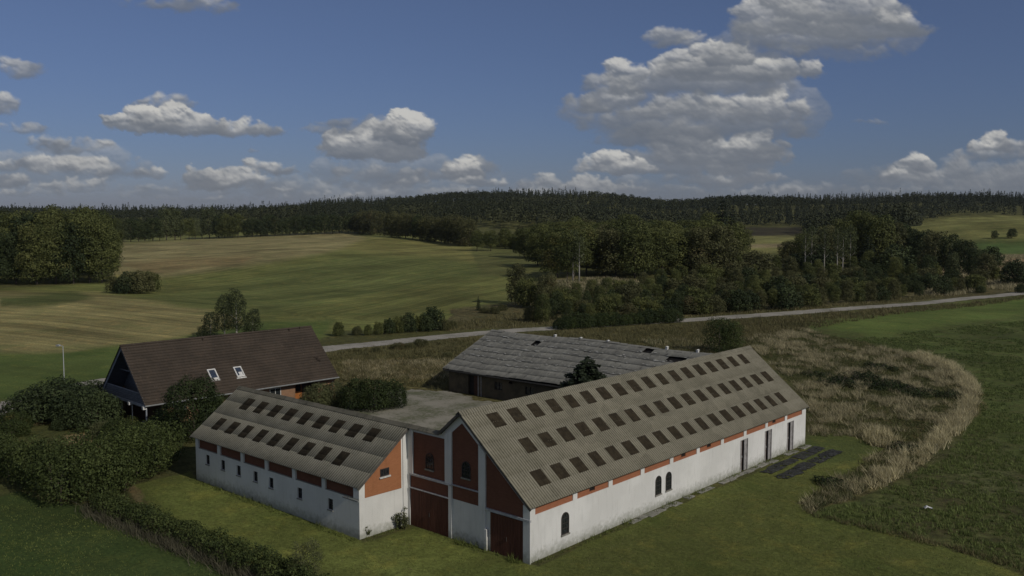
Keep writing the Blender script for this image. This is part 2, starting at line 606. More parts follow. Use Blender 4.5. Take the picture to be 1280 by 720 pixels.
# ------------------------------------------------------------------ ground: one sheet from under the camera to the horizon
def ground_material():
    m, t, b = mat('field_and_meadow_ground', .95, .1)
    co = coords(t)
    a1 = t.node('ShaderNodeAttribute', attribute_name='gcol').outputs['Color']
    a2 = t.node('ShaderNodeAttribute', attribute_name='gk').outputs['Color']
    k = t.node('ShaderNodeSeparateColor'); t.l.new(a2, k.inputs[0])
    mp = t.node('ShaderNodeMapping'); t.l.new(co, mp.inputs[0])
    mp.inputs['Rotation'].default_value = (0, 0, YAW + R(24))
    mp2 = t.node('ShaderNodeMapping'); t.l.new(co, mp2.inputs[0])
    mp2.inputs['Rotation'].default_value = (0, 0, YAW - R(64))
    dirsel = t.node('ShaderNodeAttribute', attribute_name='gk').outputs['Alpha']
    mv = t.node('ShaderNodeMix', data_type='VECTOR')
    t.l.new(dirsel, mv.inputs[0]); t.l.new(mp.outputs[0], mv.inputs[4]); t.l.new(mp2.outputs[0], mv.inputs[5])
    wob = t.vmath('MULTIPLY', t.vmath('SUBTRACT', t.noise(co, .008, 2, .5, True), (.5, .5, .5)), (0, 50, 0))
    st = t.vmath('ADD', mv.outputs[1], wob)
    s1 = t.noise(scaled(t, st, (.02, 1, 1)), .55, 2, .5)
    s2 = t.noise(scaled(t, st, (.02, 1, 1)), .07, 4, .6)
    n0 = t.noise(co, .045, 5, .6)
    n1 = t.noise(co, .45, 6, .65)
    n2 = t.noise(co, 4.0, 6, .7)
    n3 = t.noise(co, 16, 3, .7)
    c = t.mix(1.0, a1, t.ramp(n0, (.32, .66), (.68, 1.34)), 'MULTIPLY')
    stripes = t.mix(1.0, t.ramp(s1, (.33, .74), (.67, 1.28)), t.ramp(s2, (.36, .88), (.62, 1.10)), 'MULTIPLY')
    c = t.mix(k.outputs[0], c, t.mix(1.0, c, stripes, 'MULTIPLY'))
    # dry bleached patches in the grass, each with an outline of its own
    c = t.mix(t.math('MULTIPLY', t.smooth(n1, .50, .68), .55), c, t.mix(1.0, c, (1.75, 1.45, 1.3), 'MULTIPLY'))
    c = t.mix(t.math('MULTIPLY', t.smooth(t.noise(co, .13, 5, .6), .5, .68), .5), c, t.mix(1.0, c, (.66, .84, .7), 'MULTIPLY'))
    c = t.mix(1.0, c, t.ramp(n2, (.3, .62), (.7, 1.34)), 'MULTIPLY')
    c = t.mix(k.outputs[1], c, t.mix(1.0, c, t.ramp(t.noise(co, 1.1, 6, .75), (.36, .40), (.64, 1.7)), 'MULTIPLY'))
    # bare soil showing between the young plants of the crop field
    sm = t.math('MULTIPLY', k.outputs[2], t.smooth(t.math('ADD', t.math('MULTIPLY', n2, .55), t.math('MULTIPLY', n1, .6)), .52, .68))
    c = t.mix(sm, c, (.062, .050, .036))
    t.put(b.inputs['Base Color'], c)
    bump(t, b, t.math('ADD', t.math('ADD', t.math('MULTIPLY', n2, 1.6), n3), t.math('MULTIPLY', n1, 3.0)), .8, .12)
    return m


def make_ground():
    rr = [3.0, 8, 14, 20, 26, 31, 35]
    py = np.arange(724, 299.5, -1.25)
    rs = CAM[2] * FPX / (py - 267.0)
    rs = rs[rs > 36]
    r = list(rr) + list(rs)
    q = r[-1]
    while q < 4200:
        q *= 1.016; r.append(q)
    r += [5200, 7000, 9500]
    r = np.array(r)
    az = np.concatenate([np.radians(np.arange(-180, -36, 4.0)), np.radians(np.arange(-36, 36, .10)), np.radians(np.arange(36, 180, 4.0))])
    na, nr = len(az), len(r)
    A, Rr = np.meshgrid(az, r)
    u = Rr * np.sin(A); v = Rr * np.cos(A)
    x = CAM[0] + RT[0] * u + FH[0] * v
    y = CAM[1] + RT[1] * u + FH[1] * v
    z = ground(x, y)
    z = np.where(Rr > 4200, z - (Rr - 4200) * .01, z)
    P = np.stack([x, y, z], -1).reshape(-1, 3)
    P = np.vstack([P, [CAM[0], CAM[1], float(ground(CAM[0], CAM[1]))]])
    i = np.arange(nr - 1)[:, None] * na; j = np.arange(na)[None]
    j2 = (j + 1) % na
    F = np.stack([i + j, i + j2, i + na + j2, i + na + j], -1).reshape(-1, 4)
    c = nr * na
    fan = np.array([[c, k, (k + 1) % na, (k + 1) % na] for k in range(na)])
    # colours of the fields by their outlines (given as seen on the photograph, evaluated on the ground)
    px, pyy, zz = project(P)
    ok = zz > 5
    px = np.where(ok, px, 640 + (P - CAM) @ RT * 20); pyy = np.where(ok, pyy, 1200)
    wx = (fbm(P[:, 0] / 9, P[:, 1] / 9, 3, 4) - .5)
    amp = np.clip((pyy - 262) / 16, .5, 16)
    X = px + wx * amp * 2.2
    Y = pyy + (fbm(P[:, 0] / 7, P[:, 1] / 7, 7, 4) - .5) * amp * .9
    col = np.tile(np.array([.08, .085, .035]), (len(P), 1))
    kk = np.zeros((len(P), 3)); kk[:, 1] = .5
    def layer(poly, c, stripe=0., rough=0., soil=0., feather=3., op=1.0):
        m = np.clip(sdist(X, Y, poly) / feather + .5, 0, 1)
        m = (m * m * (3 - 2 * m) * op)[:, None]
        col[:] = col * (1 - m) + np.array(c) * m
        kk[:] = kk * (1 - m) + np.array([stripe, rough, soil]) * m
    far = np.hypot(P[:, 0] - CAM[0], P[:, 1] - CAM[1])
    # --- left stubble field
    layer([(-500, 560), (-500, 372), (0, 360), (140, 352), (158, 300), (300, 290), (450, 286), (600, 300), (700, 316), (660, 350), (640, 378), (600, 395), (540, 405), (425, 415), (380, 432), (100, 500), (0, 506)], (.130, .146, .050), .8, 0)
    layer([(152, 304), (300, 296), (430, 288), (470, 300), (400, 318), (300, 334), (180, 350), (140, 344)], (.205, .190, .096), .8, .1, 0, 9)
    layer([(150, 330), (230, 322), (320, 320), (300, 330), (190, 342)], (.185, .155, .078), .5, 0, 0, 6)
    layer([(460, 296), (600, 303), (690, 315), (650, 330), (500, 330), (430, 310)], (.155, .155, .058), .9, 0, 0, 8)
    layer([(180, 372), (300, 352), (360, 334), (460, 318), (560, 322), (640, 340), (600, 360), (480, 372), (330, 392), (240, 385)], (.108, .128, .045), .8, 0, 0, 12)
    layer([(400, 378), (560, 350), (660, 345), (640, 372), (560, 388), (440, 405)], (.125, .138, .048), .9, 0, 0, 8)
    layer([(-500, 376), (0, 364), (120, 366), (200, 378), (300, 396), (310, 408), (200, 432), (60, 452), (0, 458), (-500, 500)], (.210, .195, .090), 1., 0, 0, 8)
    layer([(0, 372), (90, 364), (120, 372), (70, 381), (0, 384)], (.08, .095, .035), .5, 0, 0, 6)
    layer([(0, 442), (90, 440), (200, 425), (330, 402), (420, 402), (400, 425), (110, 495), (0, 502), (-500, 520), (-500, 470)], (.090, .126, .038), .3, 0, 0, 9)
    # --- small far fields
    layer([(926, 294), (1002, 290), (1000, 317), (926, 318)], (.17, .175, .07), .4, 0, 0, 2)
    layer([(926, 284), (1002, 284), (1002, 295), (926, 295)], (.042, .040, .026), .2, 0, 0, 2)
    layer([(926, 306), (1000, 304), (1000, 309), (926, 311)], (.25, .22, .13), .2, 0, 0, 1.5)
    layer([(1120, 278), (1200, 270), (1500, 268), (1500, 300), (1240, 303), (1150, 300)], (.14, .148, .056), .8, 0, 0, 3)
    layer([(1215, 303), (1500, 296), (1500, 316), (1230, 318)], (.07, .11, .036), .3, 0, 0, 3)
    layer([(1190, 320), (1500, 318), (1500, 352), (1210, 356), (1170, 345)], (.20, .16, .10), 0, 1., 0, 5)
    layer([(690, 350), (760, 345), (800, 352), (800, 368), (700, 372)], (.19, .155, .09), 0, .8, 0, 5)
    layer([(585, 300), (660, 300), (700, 345), (600, 345)], (.105, .115, .045), .6, 0, 0, 3)
    layer([(420, 276), (470, 276), (470, 281), (400, 281)], (.11, .12, .05), 0, 0, 0, 1.5)
    # --- scrub between the woods and the road
    layer([(560, 388), (640, 378), (700, 372), (1180, 350), (1500, 352), (1500, 366), (1280, 366), (1000, 388), (700, 408), (560, 412)], (.085, .080, .040), 0, 1., 0, 3)
    # --- rough meadow behind the buildings
    layer([(405, 440), (560, 424), (700, 414), (1000, 394), (1020, 402), (960, 425), (900, 445), (880, 460), (620, 500), (440, 500), (400, 470)], (.10, .095, .043), 0, 1., 0, 3)
    layer([(430, 450), (560, 448), (600, 462), (560, 476), (430, 478)], (.20, .165, .085), 0, .6, 0, 5)
    layer([(800, 424), (930, 424), (930, 440), (830, 440)], (.20, .165, .085), 0, .6, 0, 3)
    # --- right hand crop field
    layer([(1015, 405), (1150, 386), (1290, 369), (1800, 320), (1900, 1000), (1280, 712), (1120, 668), (1005, 640), (1090, 620), (1190, 570), (1226, 510), (1222, 485), (1160, 448), (1080, 430), (1010, 418)], (.086, .114, .035), .15, .45, .45, 3)
    layer([(1015, 405), (1150, 386), (1290, 369), (1800, 320), (1800, 400), (1280, 392), (1100, 420)], (.105, .148, .042), .2, .1, .15, 9)
    layer([(1100, 560), (1240, 545), (1300, 600), (1300, 720), (1120, 668), (1060, 640)], (.088, .100, .038), 0, .8, .6, 16)
    layer([(1185, 555), (1260, 560), (1290, 610), (1220, 640)], (.11, .125, .055), 0, .8, .3, 18, .8)
    # --- rough grass bank
    layer([(925, 425), (1000, 410), (1090, 432), (1160, 448), (1208, 470), (1226, 492), (1218, 520), (1180, 555), (1120, 596), (1070, 620), (1010, 642), (1000, 626), (1060, 590), (1108, 560), (1070, 545), (1015, 545), (1012, 500), (960, 450)], (.095, .088, .042), 0, 1., 0, 3)
    layer([(1030, 445), (1110, 440), (1190, 475), (1160, 500), (1060, 500)], (.060, .060, .028), 0, 1., 0, 10, .8)
    # --- mown grass round the barns
    layer([(165, 610), (235, 590), (245, 602), (449, 676), (512, 660), (664, 706), (1004, 560), (1016, 546), (1070, 546), (1106, 558), (1060, 590), (998, 628), (1010, 645), (1180, 682), (1280, 716), (1900, 1000), (1500, 1400), (340, 1400), (345, 724), (200, 650)], (.112, .134, .040), .1, .25, 0, 2.5)
    layer([(180, 612), (240, 600), (449, 680), (520, 664), (600, 695), (520, 716), (360, 706), (220, 648)], (.150, .182, .052), .1, .35, 0, 8)
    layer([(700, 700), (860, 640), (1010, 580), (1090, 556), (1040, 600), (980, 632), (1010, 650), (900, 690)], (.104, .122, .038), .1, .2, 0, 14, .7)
    layer([(1010, 546), (1060, 545), (1104, 558), (1060, 580), (1000, 575)], (.082, .105, .034), 0, .1, 0, 5)
    # worn pale edge of paving along the long wall
    # --- smooth field bottom left
    layer([(-900, 600), (0, 596), (66, 628), (130, 640), (350, 730), (350, 1500), (-900, 1500)], (.058, .088, .028), .25, .05, 0, 3)
    # --- garden west of the house
    layer([(-200, 510), (30, 505), (120, 520), (220, 530), (240, 560), (0, 620), (-200, 600)], (.07, .078, .03), 0, .5, 0, 4)
    layer([(10, 524), (70, 513), (82, 524), (30, 536)], (.22, .19, .10), 0, .3, 0, 4)
    layer([(80, 548), (140, 544), (148, 553), (86, 560)], (.24, .20, .11), 0, .3, 0, 4)
    layer([(160, 612), (172, 605), (180, 622), (168, 630)], (.17, .14, .075), 0, .3, 0, 4)
    col = col * np.array([1.25, 1.20, 1.12])
    dsel = np.clip((sdist(px, pyy, [(150, 300), (440, 284), (720, 300), (700, 400), (420, 402), (200, 366), (150, 350)]) + 4) / 8, 0, 1)
    fall = far > 1500
    col[fall] = (.04, .045, .022)
    V = P
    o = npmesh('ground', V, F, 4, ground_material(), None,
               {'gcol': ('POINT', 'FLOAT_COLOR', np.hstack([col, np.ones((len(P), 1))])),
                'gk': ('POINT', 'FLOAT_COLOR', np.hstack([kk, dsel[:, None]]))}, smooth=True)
    return tag(o, kind='structure')


make_ground()


def strip(name, pts, widths, m, lift=.05, sub=24, kind='structure', edge=.0, seed=1):
    """a sheet following the ground along a centre line of ground points"""
    P = np.array([p[:2] for p in pts], float)
    n = len(P)
    out = []; ws = []
    for i in range(n - 1):                      # Catmull-Rom
        p0, p1_, p2_, p3_ = P[max(i - 1, 0)], P[i], P[i + 1], P[min(i + 2, n - 1)]
        for k in range(sub):
            t = k / sub
            out.append(.5 * ((2 * p1_) + (-p0 + p2_) * t + (2 * p0 - 5 * p1_ + 4 * p2_ - p3_) * t * t + (-p0 + 3 * p1_ - 3 * p2_ + p3_) * t ** 3))
            ws.append(widths[i] * (1 - t) + widths[i + 1] * t)
    out.append(P[-1]); ws.append(widths[-1])
    out = np.array(out); ws = np.array(ws)
    d = np.gradient(out, axis=0); d /= np.linalg.norm(d, axis=1)[:, None]
    nrm = np.stack([-d[:, 1], d[:, 0]], 1)
    s = np.arange(len(out)) * .8
    e1 = (fbm(s, s * 0, seed, 4) - .5) * edge; e2 = (fbm(s, s * 0 + 5, seed + 9, 4) - .5) * edge
    cols = 7
    V = []
    for j in range(cols):
        f = j / (cols - 1) * 2 - 1
        off = f * ws / 2 + (e1 if f < 0 else e2) * abs(f)
        q = out + nrm * off[:, None]
        V.append(np.stack([q[:, 0], q[:, 1], ground(q[:, 0], q[:, 1]) + lift - .02 * abs(f)], 1))
    V = np.stack(V, 1).reshape(-1, 3)
    i = np.arange(len(out) - 1)[:, None] * cols; j = np.arange(cols - 1)[None]
    F = np.stack([i + j, i + cols + j, i + cols + j + 1, i + j + 1], -1).reshape(-1, 4)
    o = npmesh(name, V, F, 4, m, None, smooth=True)
    return tag(o, kind=kind)


ROADPX = [(-260, 548), (-120, 532), (0, 513), (30, 503), (130, 478), (280, 456), (411, 436), (470, 430), (560, 420.5), (640, 413.5), (700, 410), (780, 405), (860, 399.5), (1000, 390), (1100, 382.5), (1200, 373.5), (1290, 364), (1420, 350)]
ROADPX = [(a, b + (0.6 if a > 800 else 0)) for a, b in ROADPX]
strip('road', [hit(*p) for p in ROADPX], [4.6] * len(ROADPX), M['road'], .06, 24, edge=.9)
# gravel yard between the barns, and its way out to the road
yard = [(396, 515), (450, 505), (505, 485), (530, 487), (560, 491), (600, 500), (640, 508), (590, 522), (570, 545), (480, 545)]
yw = [hit(*p)[:2] for p in yard]
gx, gy = np.meshgrid(np.arange(-48, -4, .22), np.arange(4, 36, .22))
m_ = sdist(gx + (fbm(gx / 2, gy / 2, 77, 5, .65) - .5) * 4.0, gy + (fbm(gx / 2, gy / 2, 78, 5, .65) - .5) * 4.0, yw) > 0
V = np.stack([gx, gy, ground(gx, gy) + .035], -1).reshape(-1, 3)
nx = gx.shape[1]
I, J = np.nonzero(m_[:-1, :-1] & m_[1:, :-1] & m_[:-1, 1:] & m_[1:, 1:])
F = np.stack([I * nx + J, I * nx + J + 1, (I + 1) * nx + J + 1, (I + 1) * nx + J], -1)
used, inv = np.unique(F.ravel(), return_inverse=True)
tag(npmesh('yard', V[used], inv, 4, M['yard'], None, smooth=True), kind='structure')

# narrow strip of old paving along the foot of the long wall
def paving():
    rng = np.random.default_rng(5)
    b = MB()
    y = 9.5
    while y < 36:
        l = rng.uniform(.7, 1.1)
        if rng.random() > .18:
            b.box(.12 + rng.uniform(0, .06), .62 + rng.uniform(-.12, .14), y, y + l - .04, -.05, .035 + rng.uniform(0, .03))
        y += l
    tag(b.build('pavement', M['concrete']), kind='structure')
paving()
# ------------------------------------------------------------------ roofs
def corrugated(name, O, along, down, t0, t1, s0, s1, m, parent, pitch=.21, amp=.013, rows=5, lap=.012, lift=0.0, sfun=None, cut=None):
    """corrugated sheets: O origin on the ridge, along = unit vector of the ridge, down = unit vector down the slope,
    t0..t1 extent along, s0..s1 extent down the slope, each row of sheets lapping over the next"""
    O, along, down = (np.array(a, float) for a in (O, along, down))
    nrm = np.cross(along, down)
    if nrm[2] < 0: nrm = -nrm
    seg = 6
    n = max(2, int((t1 - t0) / pitch * seg))
    t = np.linspace(t0, t1, n)
    wave = amp * np.cos(2 * PI * t / pitch)
    jit = np.random.default_rng(int(abs(t0) * 10) + rows)
    V = []; F = []
    base = 0
    for r in range(rows):
        a = s0 + (s1 - s0) * r / rows
        b = s0 + (s1 - s0) * (r + 1) / rows + (.09 if r < rows - 1 else 0)
        sheet = np.floor(t / (pitch * 5.5)).astype(int)
        off = np.array([((k * 7919 + r * 104729) % 97) / 97. for k in sheet]) * .006
        if sfun is not None:
            lim = sfun(t); aa = np.minimum(a, lim); bb = np.minimum(b, lim)
        else:
            aa = np.full(n, a); bb = np.full(n, b)
        for (sv_, h) in ((aa, lap * .2), (bb, lap * 1.6)):
            P = O + np.outer(t, along) + np.outer(sv_, down) + np.outer(wave + h + off + lift, nrm)
            V.append(P)
        V.append(V[-1] - nrm * .014)
        i = np.arange(n - 1)
        for k in (0, 1):
            F.append(np.stack([base + k * n + i, base + k * n + i + 1, base + (k + 1) * n + i + 1, base + (k + 1) * n + i], 1))
        base += 3 * n
    # underside, one plain sheet
    if sfun is None:
        for (tt, ss) in ((t0, s0), (t1, s0), (t1, s1), (t0, s1)):
            V.append((O + along * tt + down * ss - nrm * .03)[None])
    V = np.vstack(V)
    if sfun is None:
        F.append(np.array([[base, base + 1, base + 2, base + 3]]))
    return npmesh(name, V, np.vstack(F), 4, m, parent)


def roof_light(O, along, down, t, s, w, h, m, parent):
    """one translucent corrugated sheet lying in the roof, with its darker lapped edge"""
    return corrugated('roof_light', O, along, down, t - w / 2, t + w / 2, s, s + h, m, parent, rows=2, lift=.016, amp=.011)


def wall_openings(b, axis, c0, c1, u0, u1, z0, z1, holes):
    """a thick wall between planes c0 (outer face) and c1 with rectangular openings (ua, ub, za, zb)"""
    us = sorted({u0, u1, *[h[0] for h in holes], *[h[1] for h in holes]})
    zs = sorted({z0, z1, *[h[2] for h in holes], *[h[3] for h in holes]})
    def P(u, c, z):
        return (c, u, z) if axis == 'x' else (u, c, z)
    for i in range(len(us) - 1):
        for k in range(len(zs) - 1):
            um, zm = (us[i] + us[i + 1]) / 2, (zs[k] + zs[k + 1]) / 2
            if any(h[0] < um < h[1] and h[2] < zm < h[3] for h in holes): continue
            for c in (c0, c1):
                b.add([P(us[i], c, zs[k]), P(us[i + 1], c, zs[k]), P(us[i + 1], c, zs[k + 1]), P(us[i], c, zs[k + 1])], [(0, 1, 2, 3)])
    for h in holes:
        q = [(h[0], h[2]), (h[1], h[2]), (h[1], h[3]), (h[0], h[3])]
        for i in range(4):
            (ua, za), (ub, zb) = q[i], q[(i + 1) % 4]
            b.add([P(ua, c0, za), P(ub, c0, zb), P(ub, c1, zb), P(ua, c1, za)], [(0, 1, 2, 3)])
    q = [(u0, z0), (u1, z0), (u1, z1), (u0, z1)]
    for i in range(4):
        (ua, za), (ub, zb) = q[i], q[(i + 1) % 4]
        b.add([P(ua, c0, za), P(ub, c0, zb), P(ub, c1, zb), P(ua, c1, za)], [(0, 1, 2, 3)])


def arch_pts(cx, z0, z1, w, n=8):
    r = w / 2
    pts = [(cx - r, z0), (cx + r, z0)]
    for i in range(n + 1):
        a = PI * i / n
        pts.append((cx + r * math.cos(a), z1 - r + r * math.sin(a)))
    return pts


def arch_window(parent, axis, face, out, cx, z0, z1, w, frame=None, pane=None):
    """arched window: sill and raised frame, glass behind, iron glazing bars; out = +1/-1 direction of outside"""
    frame = frame or M['frame_dark']; pane = pane or M['glass']
    ax = {'x': 'x', 'y': 'y'}[axis]
    b = MB()
    o_ = arch_pts(cx, z0 - .05, z1 + .05, w + .10); i_ = arch_pts(cx, z0, z1, w)
    n = len(o_)
    def P(p, c): return (c, p[0], p[1]) if axis == 'x' else (p[0], c, p[1])
    f0, f1 = face + out * .004, face + out * .045
    V = [P(p, f1) for p in o_] + [P(p, f1) for p in i_] + [P(p, f0) for p in o_] + [P(p, f0) for p in i_]
    F = []
    for k in range(n):
        k2 = (k + 1) % n
        F += [(k, k2, n + k2, n + k), (k, k2, 2 * n + k2, 2 * n + k), (n + k, n + k2, 3 * n + k2, 3 * n + k)]
    b.add(V, F)
    fr = b.build('window', frame, parent)
    g = MB(); g.prism([p for p in i_], ax, face + out * .003, face + out * .012)
    g.build('pane', pane, fr)
    s = MB()
    for k in (-1, 1):
        q0, q1 = cx + k * w / 6 - .012, cx + k * w / 6 + .012
        if axis == 'x': s.box(min(face, face + out * .03), max(face, face + out * .03), q0, q1, z0, z1 - w * .12)
        else: s.box(q0, q1, min(face, face + out * .03), max(face, face + out * .03), z0, z1 - w * .12)
    for zz in np.linspace(z0, z1 - w / 2, 4)[1:]:
        if axis == 'x': s.box(min(face, face + out * .028), max(face, face + out * .028), cx - w / 2, cx + w / 2, zz - .012, zz + .012)
        else: s.box(cx - w / 2, cx + w / 2, min(face, face + out * .028), max(face, face + out * .028), zz - .012, zz + .012)
    s.build('glazing_bars', frame, fr)
    s = MB()
    if axis == 'x': s.box(min(face, face + out * .10), max(face, face + out * .10), cx - w / 2 - .08, cx + w / 2 + .08, z0 - .13, z0 - .052)
    else: s.box(cx - w / 2 - .08, cx + w / 2 + .08, min(face, face + out * .10), max(face, face + out * .10), z0 - .13, z0 - .052)
    s.build('sill', M['concrete'], fr)
    return fr


# ------------------------------------------------------------------ the long white barn
BW, BL, BHE, BHR, OV = 10.725, 36.209, 3.3, 8.0, .295
def long_barn():
    t = empty('long_barn', (0, 0, 0), 0, 'long white barn whose grey corrugated roof has three rows of dark roof lights', 'barn')
    half = BW / 2
    zt = BHE + OV * (BHR - BHE) / (half + OV) - .10          # top of the long wall under the sheets
    doors = [(24.93, 25.98), (28.98, 30.05), (33.02, 34.1)]
    arches = [(3.2, .95, 2.17), (13.3, 1.0, 2.18), (14.58, 1.02, 2.18)]
    # white lower wall with real door openings
    b = MB()
    wall_openings(b, 'x', 0, -.35, 0, BL, -.3, 2.72, [(a, c, -.02, 2.47) for a, c in doors])
    pil = [0.0, 4.17, 7.8, 11.4, 14.96, 18.5, 22.0, 25.55, 29.15, 32.65, BL]
    wall = b.build('wall', M['white'], t)
    # pillars standing in the brick band
    for i, y in enumerate(pil):
        w = .42 if 0 < i < 10 else .46
        y0 = 0.002 if i == 0 else (BL - w - .002 if i == 10 else y - w / 2)
        MB().box(-.35, .012, y0, y0 + w, 2.722, zt).build('pillar', M['white'], t)
    vents = {1: 5.94, 4: 16.57, 5: 20.1, 8: 30.55}
    for i in range(10):
        y0 = pil[i] + (.462 if i == 0 else .212); y1 = pil[i + 1] - (.464 if i == 9 else .212)
        p = MB()
        if i in vents:
            v = vents[i]
            wall_openings(p, 'x', -.045, -.30, y0, y1, 2.722, zt, [(v - .28, v + .28, 2.86, 3.16)])
            o = p.build('brick_panel', M['orange'], t)
            MB().box(-.17, -.14, v - .28, v + .28, 2.86, 3.16).build('vent', M['dark'], o)
            MB().box(-.14, -.11, v - .28, v - .24, 2.86, 3.16).box(-.14, -.11, v + .24, v + .28, 2.86, 3.16).box(-.14, -.11, v - .24, v + .24, 2.99, 3.02).build('vent_frame', M['frame_dark'], o)
        else:
            p.box(-.30, -.045, y0, y1, 2.722, zt)
            p.build('brick_panel', M['orange'], t)
    for a, c in doors:
        d = MB().box(-.24, -.19, a + .06, a + (c - a) * .52, 0.0, 2.40)
        for k in range(4):
            yy = a + .06 + (c - a) * .46 * (k + .5) / 4
            d.box(-.19, -.178, yy - .05, yy + .05, 0.02, 2.38)
        o = d.build('door', M['door_brown'], t)
        MB().box(-.175, -.13, a + .42, a + .47, 1.0, 1.16).build('handle', M['steel'], o)
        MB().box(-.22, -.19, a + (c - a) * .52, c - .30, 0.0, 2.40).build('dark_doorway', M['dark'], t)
        MB().box(-.09, -.05, c - .44, c - .02, 0.0, 2.42).build('door_leaf', M['frame_grey'], t)
        MB().box(-.12, .022, a - .10, a + .07, -.02, 2.47).box(-.12, .022, c - .02, c + .05, -.02, 2.47).box(-.12, -.02, a + .07, c - .02, 2.42, 2.47).build('door_frame', M['frame_grey'], t)
    for c, z0, z1 in arches:
        arch_window(t, 'x', 0, 1, c, z0, z1, .62)
    # far gable, hidden side wall, and the inside face
    MB().prism([(0.0, -.3), (-BW, -.3), (-BW, zt), (-half, BHR - .12), (0.0, zt)], 'y', BL + .001, BL + .3).build('gable_wall', M['white'], t)
    MB().box(-BW, -BW + .3, 0.35, BL, -.3, zt).build('side_wall', M['white'], t)
    # ---- front gable facade, y = 0 looking south-west; white pillars stand proud of red panels
    fz = lambda x: BHR - .12 - abs(x + half) * (BHR - BHE) / (half + OV)     # underside of roof
    ridge2 = 6.30
    xi = -7.20
    # white ground: everything behind the panels
    back = MB().prism([(-10.25, -.3), (-.004, -.3), (-.004, fz(0)), (-half, fz(-half)), (xi, ridge2), (-10.25, ridge2)], 'y', .0, .34)
    back.build('facade', M['white'], t)
    P = -.05
    def panel(name, pts, m, y0=.0, y1=None, parent=t):
        return MB().prism(pts, 'y', y0 - .004, y0 + (P if y1 is None else y1)).build(name, m, parent)
    panel('link_panel', [(-9.68, 3.42), (-6.80, 3.42), (-6.80, 6.08), (-9.68, 6.08)], M['red'], 0, -.018)
    panel('lintel_panel', [(-9.98, 2.50), (-6.50, 2.50), (-6.50, 3.24), (-9.98, 3.24)], M['red'], 0, -.016)
    panel('upper_panel', [(-6.18, 2.50), (-3.95, 2.50), (-3.95, 6.12), (-5.36, 7.28), (-6.18, 6.62)], M['red'], 0, -.018)
    panel('eave_panel', [(-3.36, 2.52), (-.44, 2.52), (-.44, 3.36), (-3.36, 5.78)], M['red'], 0, -.016)
    # pilasters standing proud
    for nm, pts in (('pillar', [(-10.24, -.3), (-9.98, -.3), (-9.98, 3.3), (-9.70, 3.3), (-9.70, 6.28), (-10.24, 6.28)]),
                    ('pillar', [(-6.48, -.3), (-6.22, -.3), (-6.22, 3.3), (-6.20, 3.3), (-6.20, 6.66), (-6.48, 6.60), (-6.78, 6.36), (-6.78, 3.3), (-6.48, 3.3)]),
                    ('pillar', [(-3.93, -.3), (-3.38, -.3), (-3.38, 5.80), (-3.93, 6.26)]),
                    ('pillar', [(-.42, -.3), (.10, -.3), (.10, 3.22), (-.42, 3.34)])):
        panel(nm, pts, M['white'], 0, -.10)
    for nm, a, c, z, h in (('cornice', -9.98, -6.22, 3.28, .12), ('cornice', -9.98, -6.48, 2.44, .05), ('cornice', -6.20, -3.93, 3.36, .05), ('cornice', -3.36, .12, 2.43, .13)):
        MB().box(a + .003, c - .003, -.14, -.002, z, z + h).build(nm, M['band'], t)
    # doors
    d = MB().box(-9.96, -6.50, -.035, -.004, .0, 2.42)
    for k in range(17):
        x = -9.96 + 3.46 * (k + .5) / 17
        d.box(x - .09, x + .09, -.05, -.035, .02, 2.40)
    o = d.build('barn_door', M['door_red'], t)
    MB().box(-8.25, -8.21, -.09, -.05, .9, 1.15).build('handle', M['frame_dark'], o)
    d = MB().box(-3.02, -.44, -.035, -.004, .0, 2.36)
    for k in range(13):
        x = -3.02 + 2.58 * (k + .5) / 13
        d.box(x - .085, x + .085, -.05, -.035, .02, 2.34)
    o = d.build('barn_door', M['door_red'], t)
    MB().box(-1.75, -1.71, -.09, -.05, .9, 1.15).build('handle', M['frame_dark'], o)
    MB().box(-3.36, -3.18, -.22, -.10, -.2, 1.30).build('guard_post', M['white'], t)
    arch_window(t, 'y', -.018, -1, -8.18, 3.98, 4.92, .62)
    arch_window(t, 'y', -.018, -1, -5.00, 4.05, 4.98, .62)
    # ---- roof
    th = math.atan2(BHR - BHE, half + OV)
    c, s = math.cos(th), math.sin(th)
    sl = (half + OV) / c
    O = (-half, 0, BHR); al = (0, 1, 0)
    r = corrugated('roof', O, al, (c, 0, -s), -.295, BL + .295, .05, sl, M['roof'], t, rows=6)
    def lim(tt):
        # the slope stops in the valley where the roof of the short barn runs in
        yv = np.clip(tt, 0, 4.24)
        xv = -7.15 - yv / 4.24 * 3.85
        return np.where(tt > 4.24, sl, (-half - xv) / c)
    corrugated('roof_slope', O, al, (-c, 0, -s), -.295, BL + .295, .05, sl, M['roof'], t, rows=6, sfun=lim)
    for i in range(18):
        for x0, y0 in ((-4.92, 2.07), (-3.17, 2.99), (-1.41, 2.05)):
            roof_light(O, al, (c, 0, -s), y0 + 1.858 * i, (x0 + half) / c + .02, .98, 1.10, M['rooflight'], t)
    # ridge capping: two wings in short overlapping lengths
    b = MB()
    rng = random.Random(3)
    y = -.31
    while y < BL + .2:
        l = min(1.05, BL + .31 - y)
        z = .05 + rng.uniform(0, .012)
        for sx in (1, -1):
            b.add([(-half, y, BHR + z), (-half, y + l, BHR + z + .012), (-half + sx * .26, y + l, BHR - .26 * s / c + z + .012), (-half + sx * .26, y, BHR - .26 * s / c + z)], [(0, 1, 2, 3)])
            b.add([(-half + sx * .26, y, BHR - .26 * s / c + z), (-half + sx * .26, y + l, BHR - .26 * s / c + z + .012), (-half + sx * .26, y + l, BHR - .26 * s / c + z - .03), (-half + sx * .26, y, BHR - .26 * s / c + z - .03)], [(0, 1, 2, 3)])
        y += l - .02
    b.build('ridge_cap', M['roof'], t)
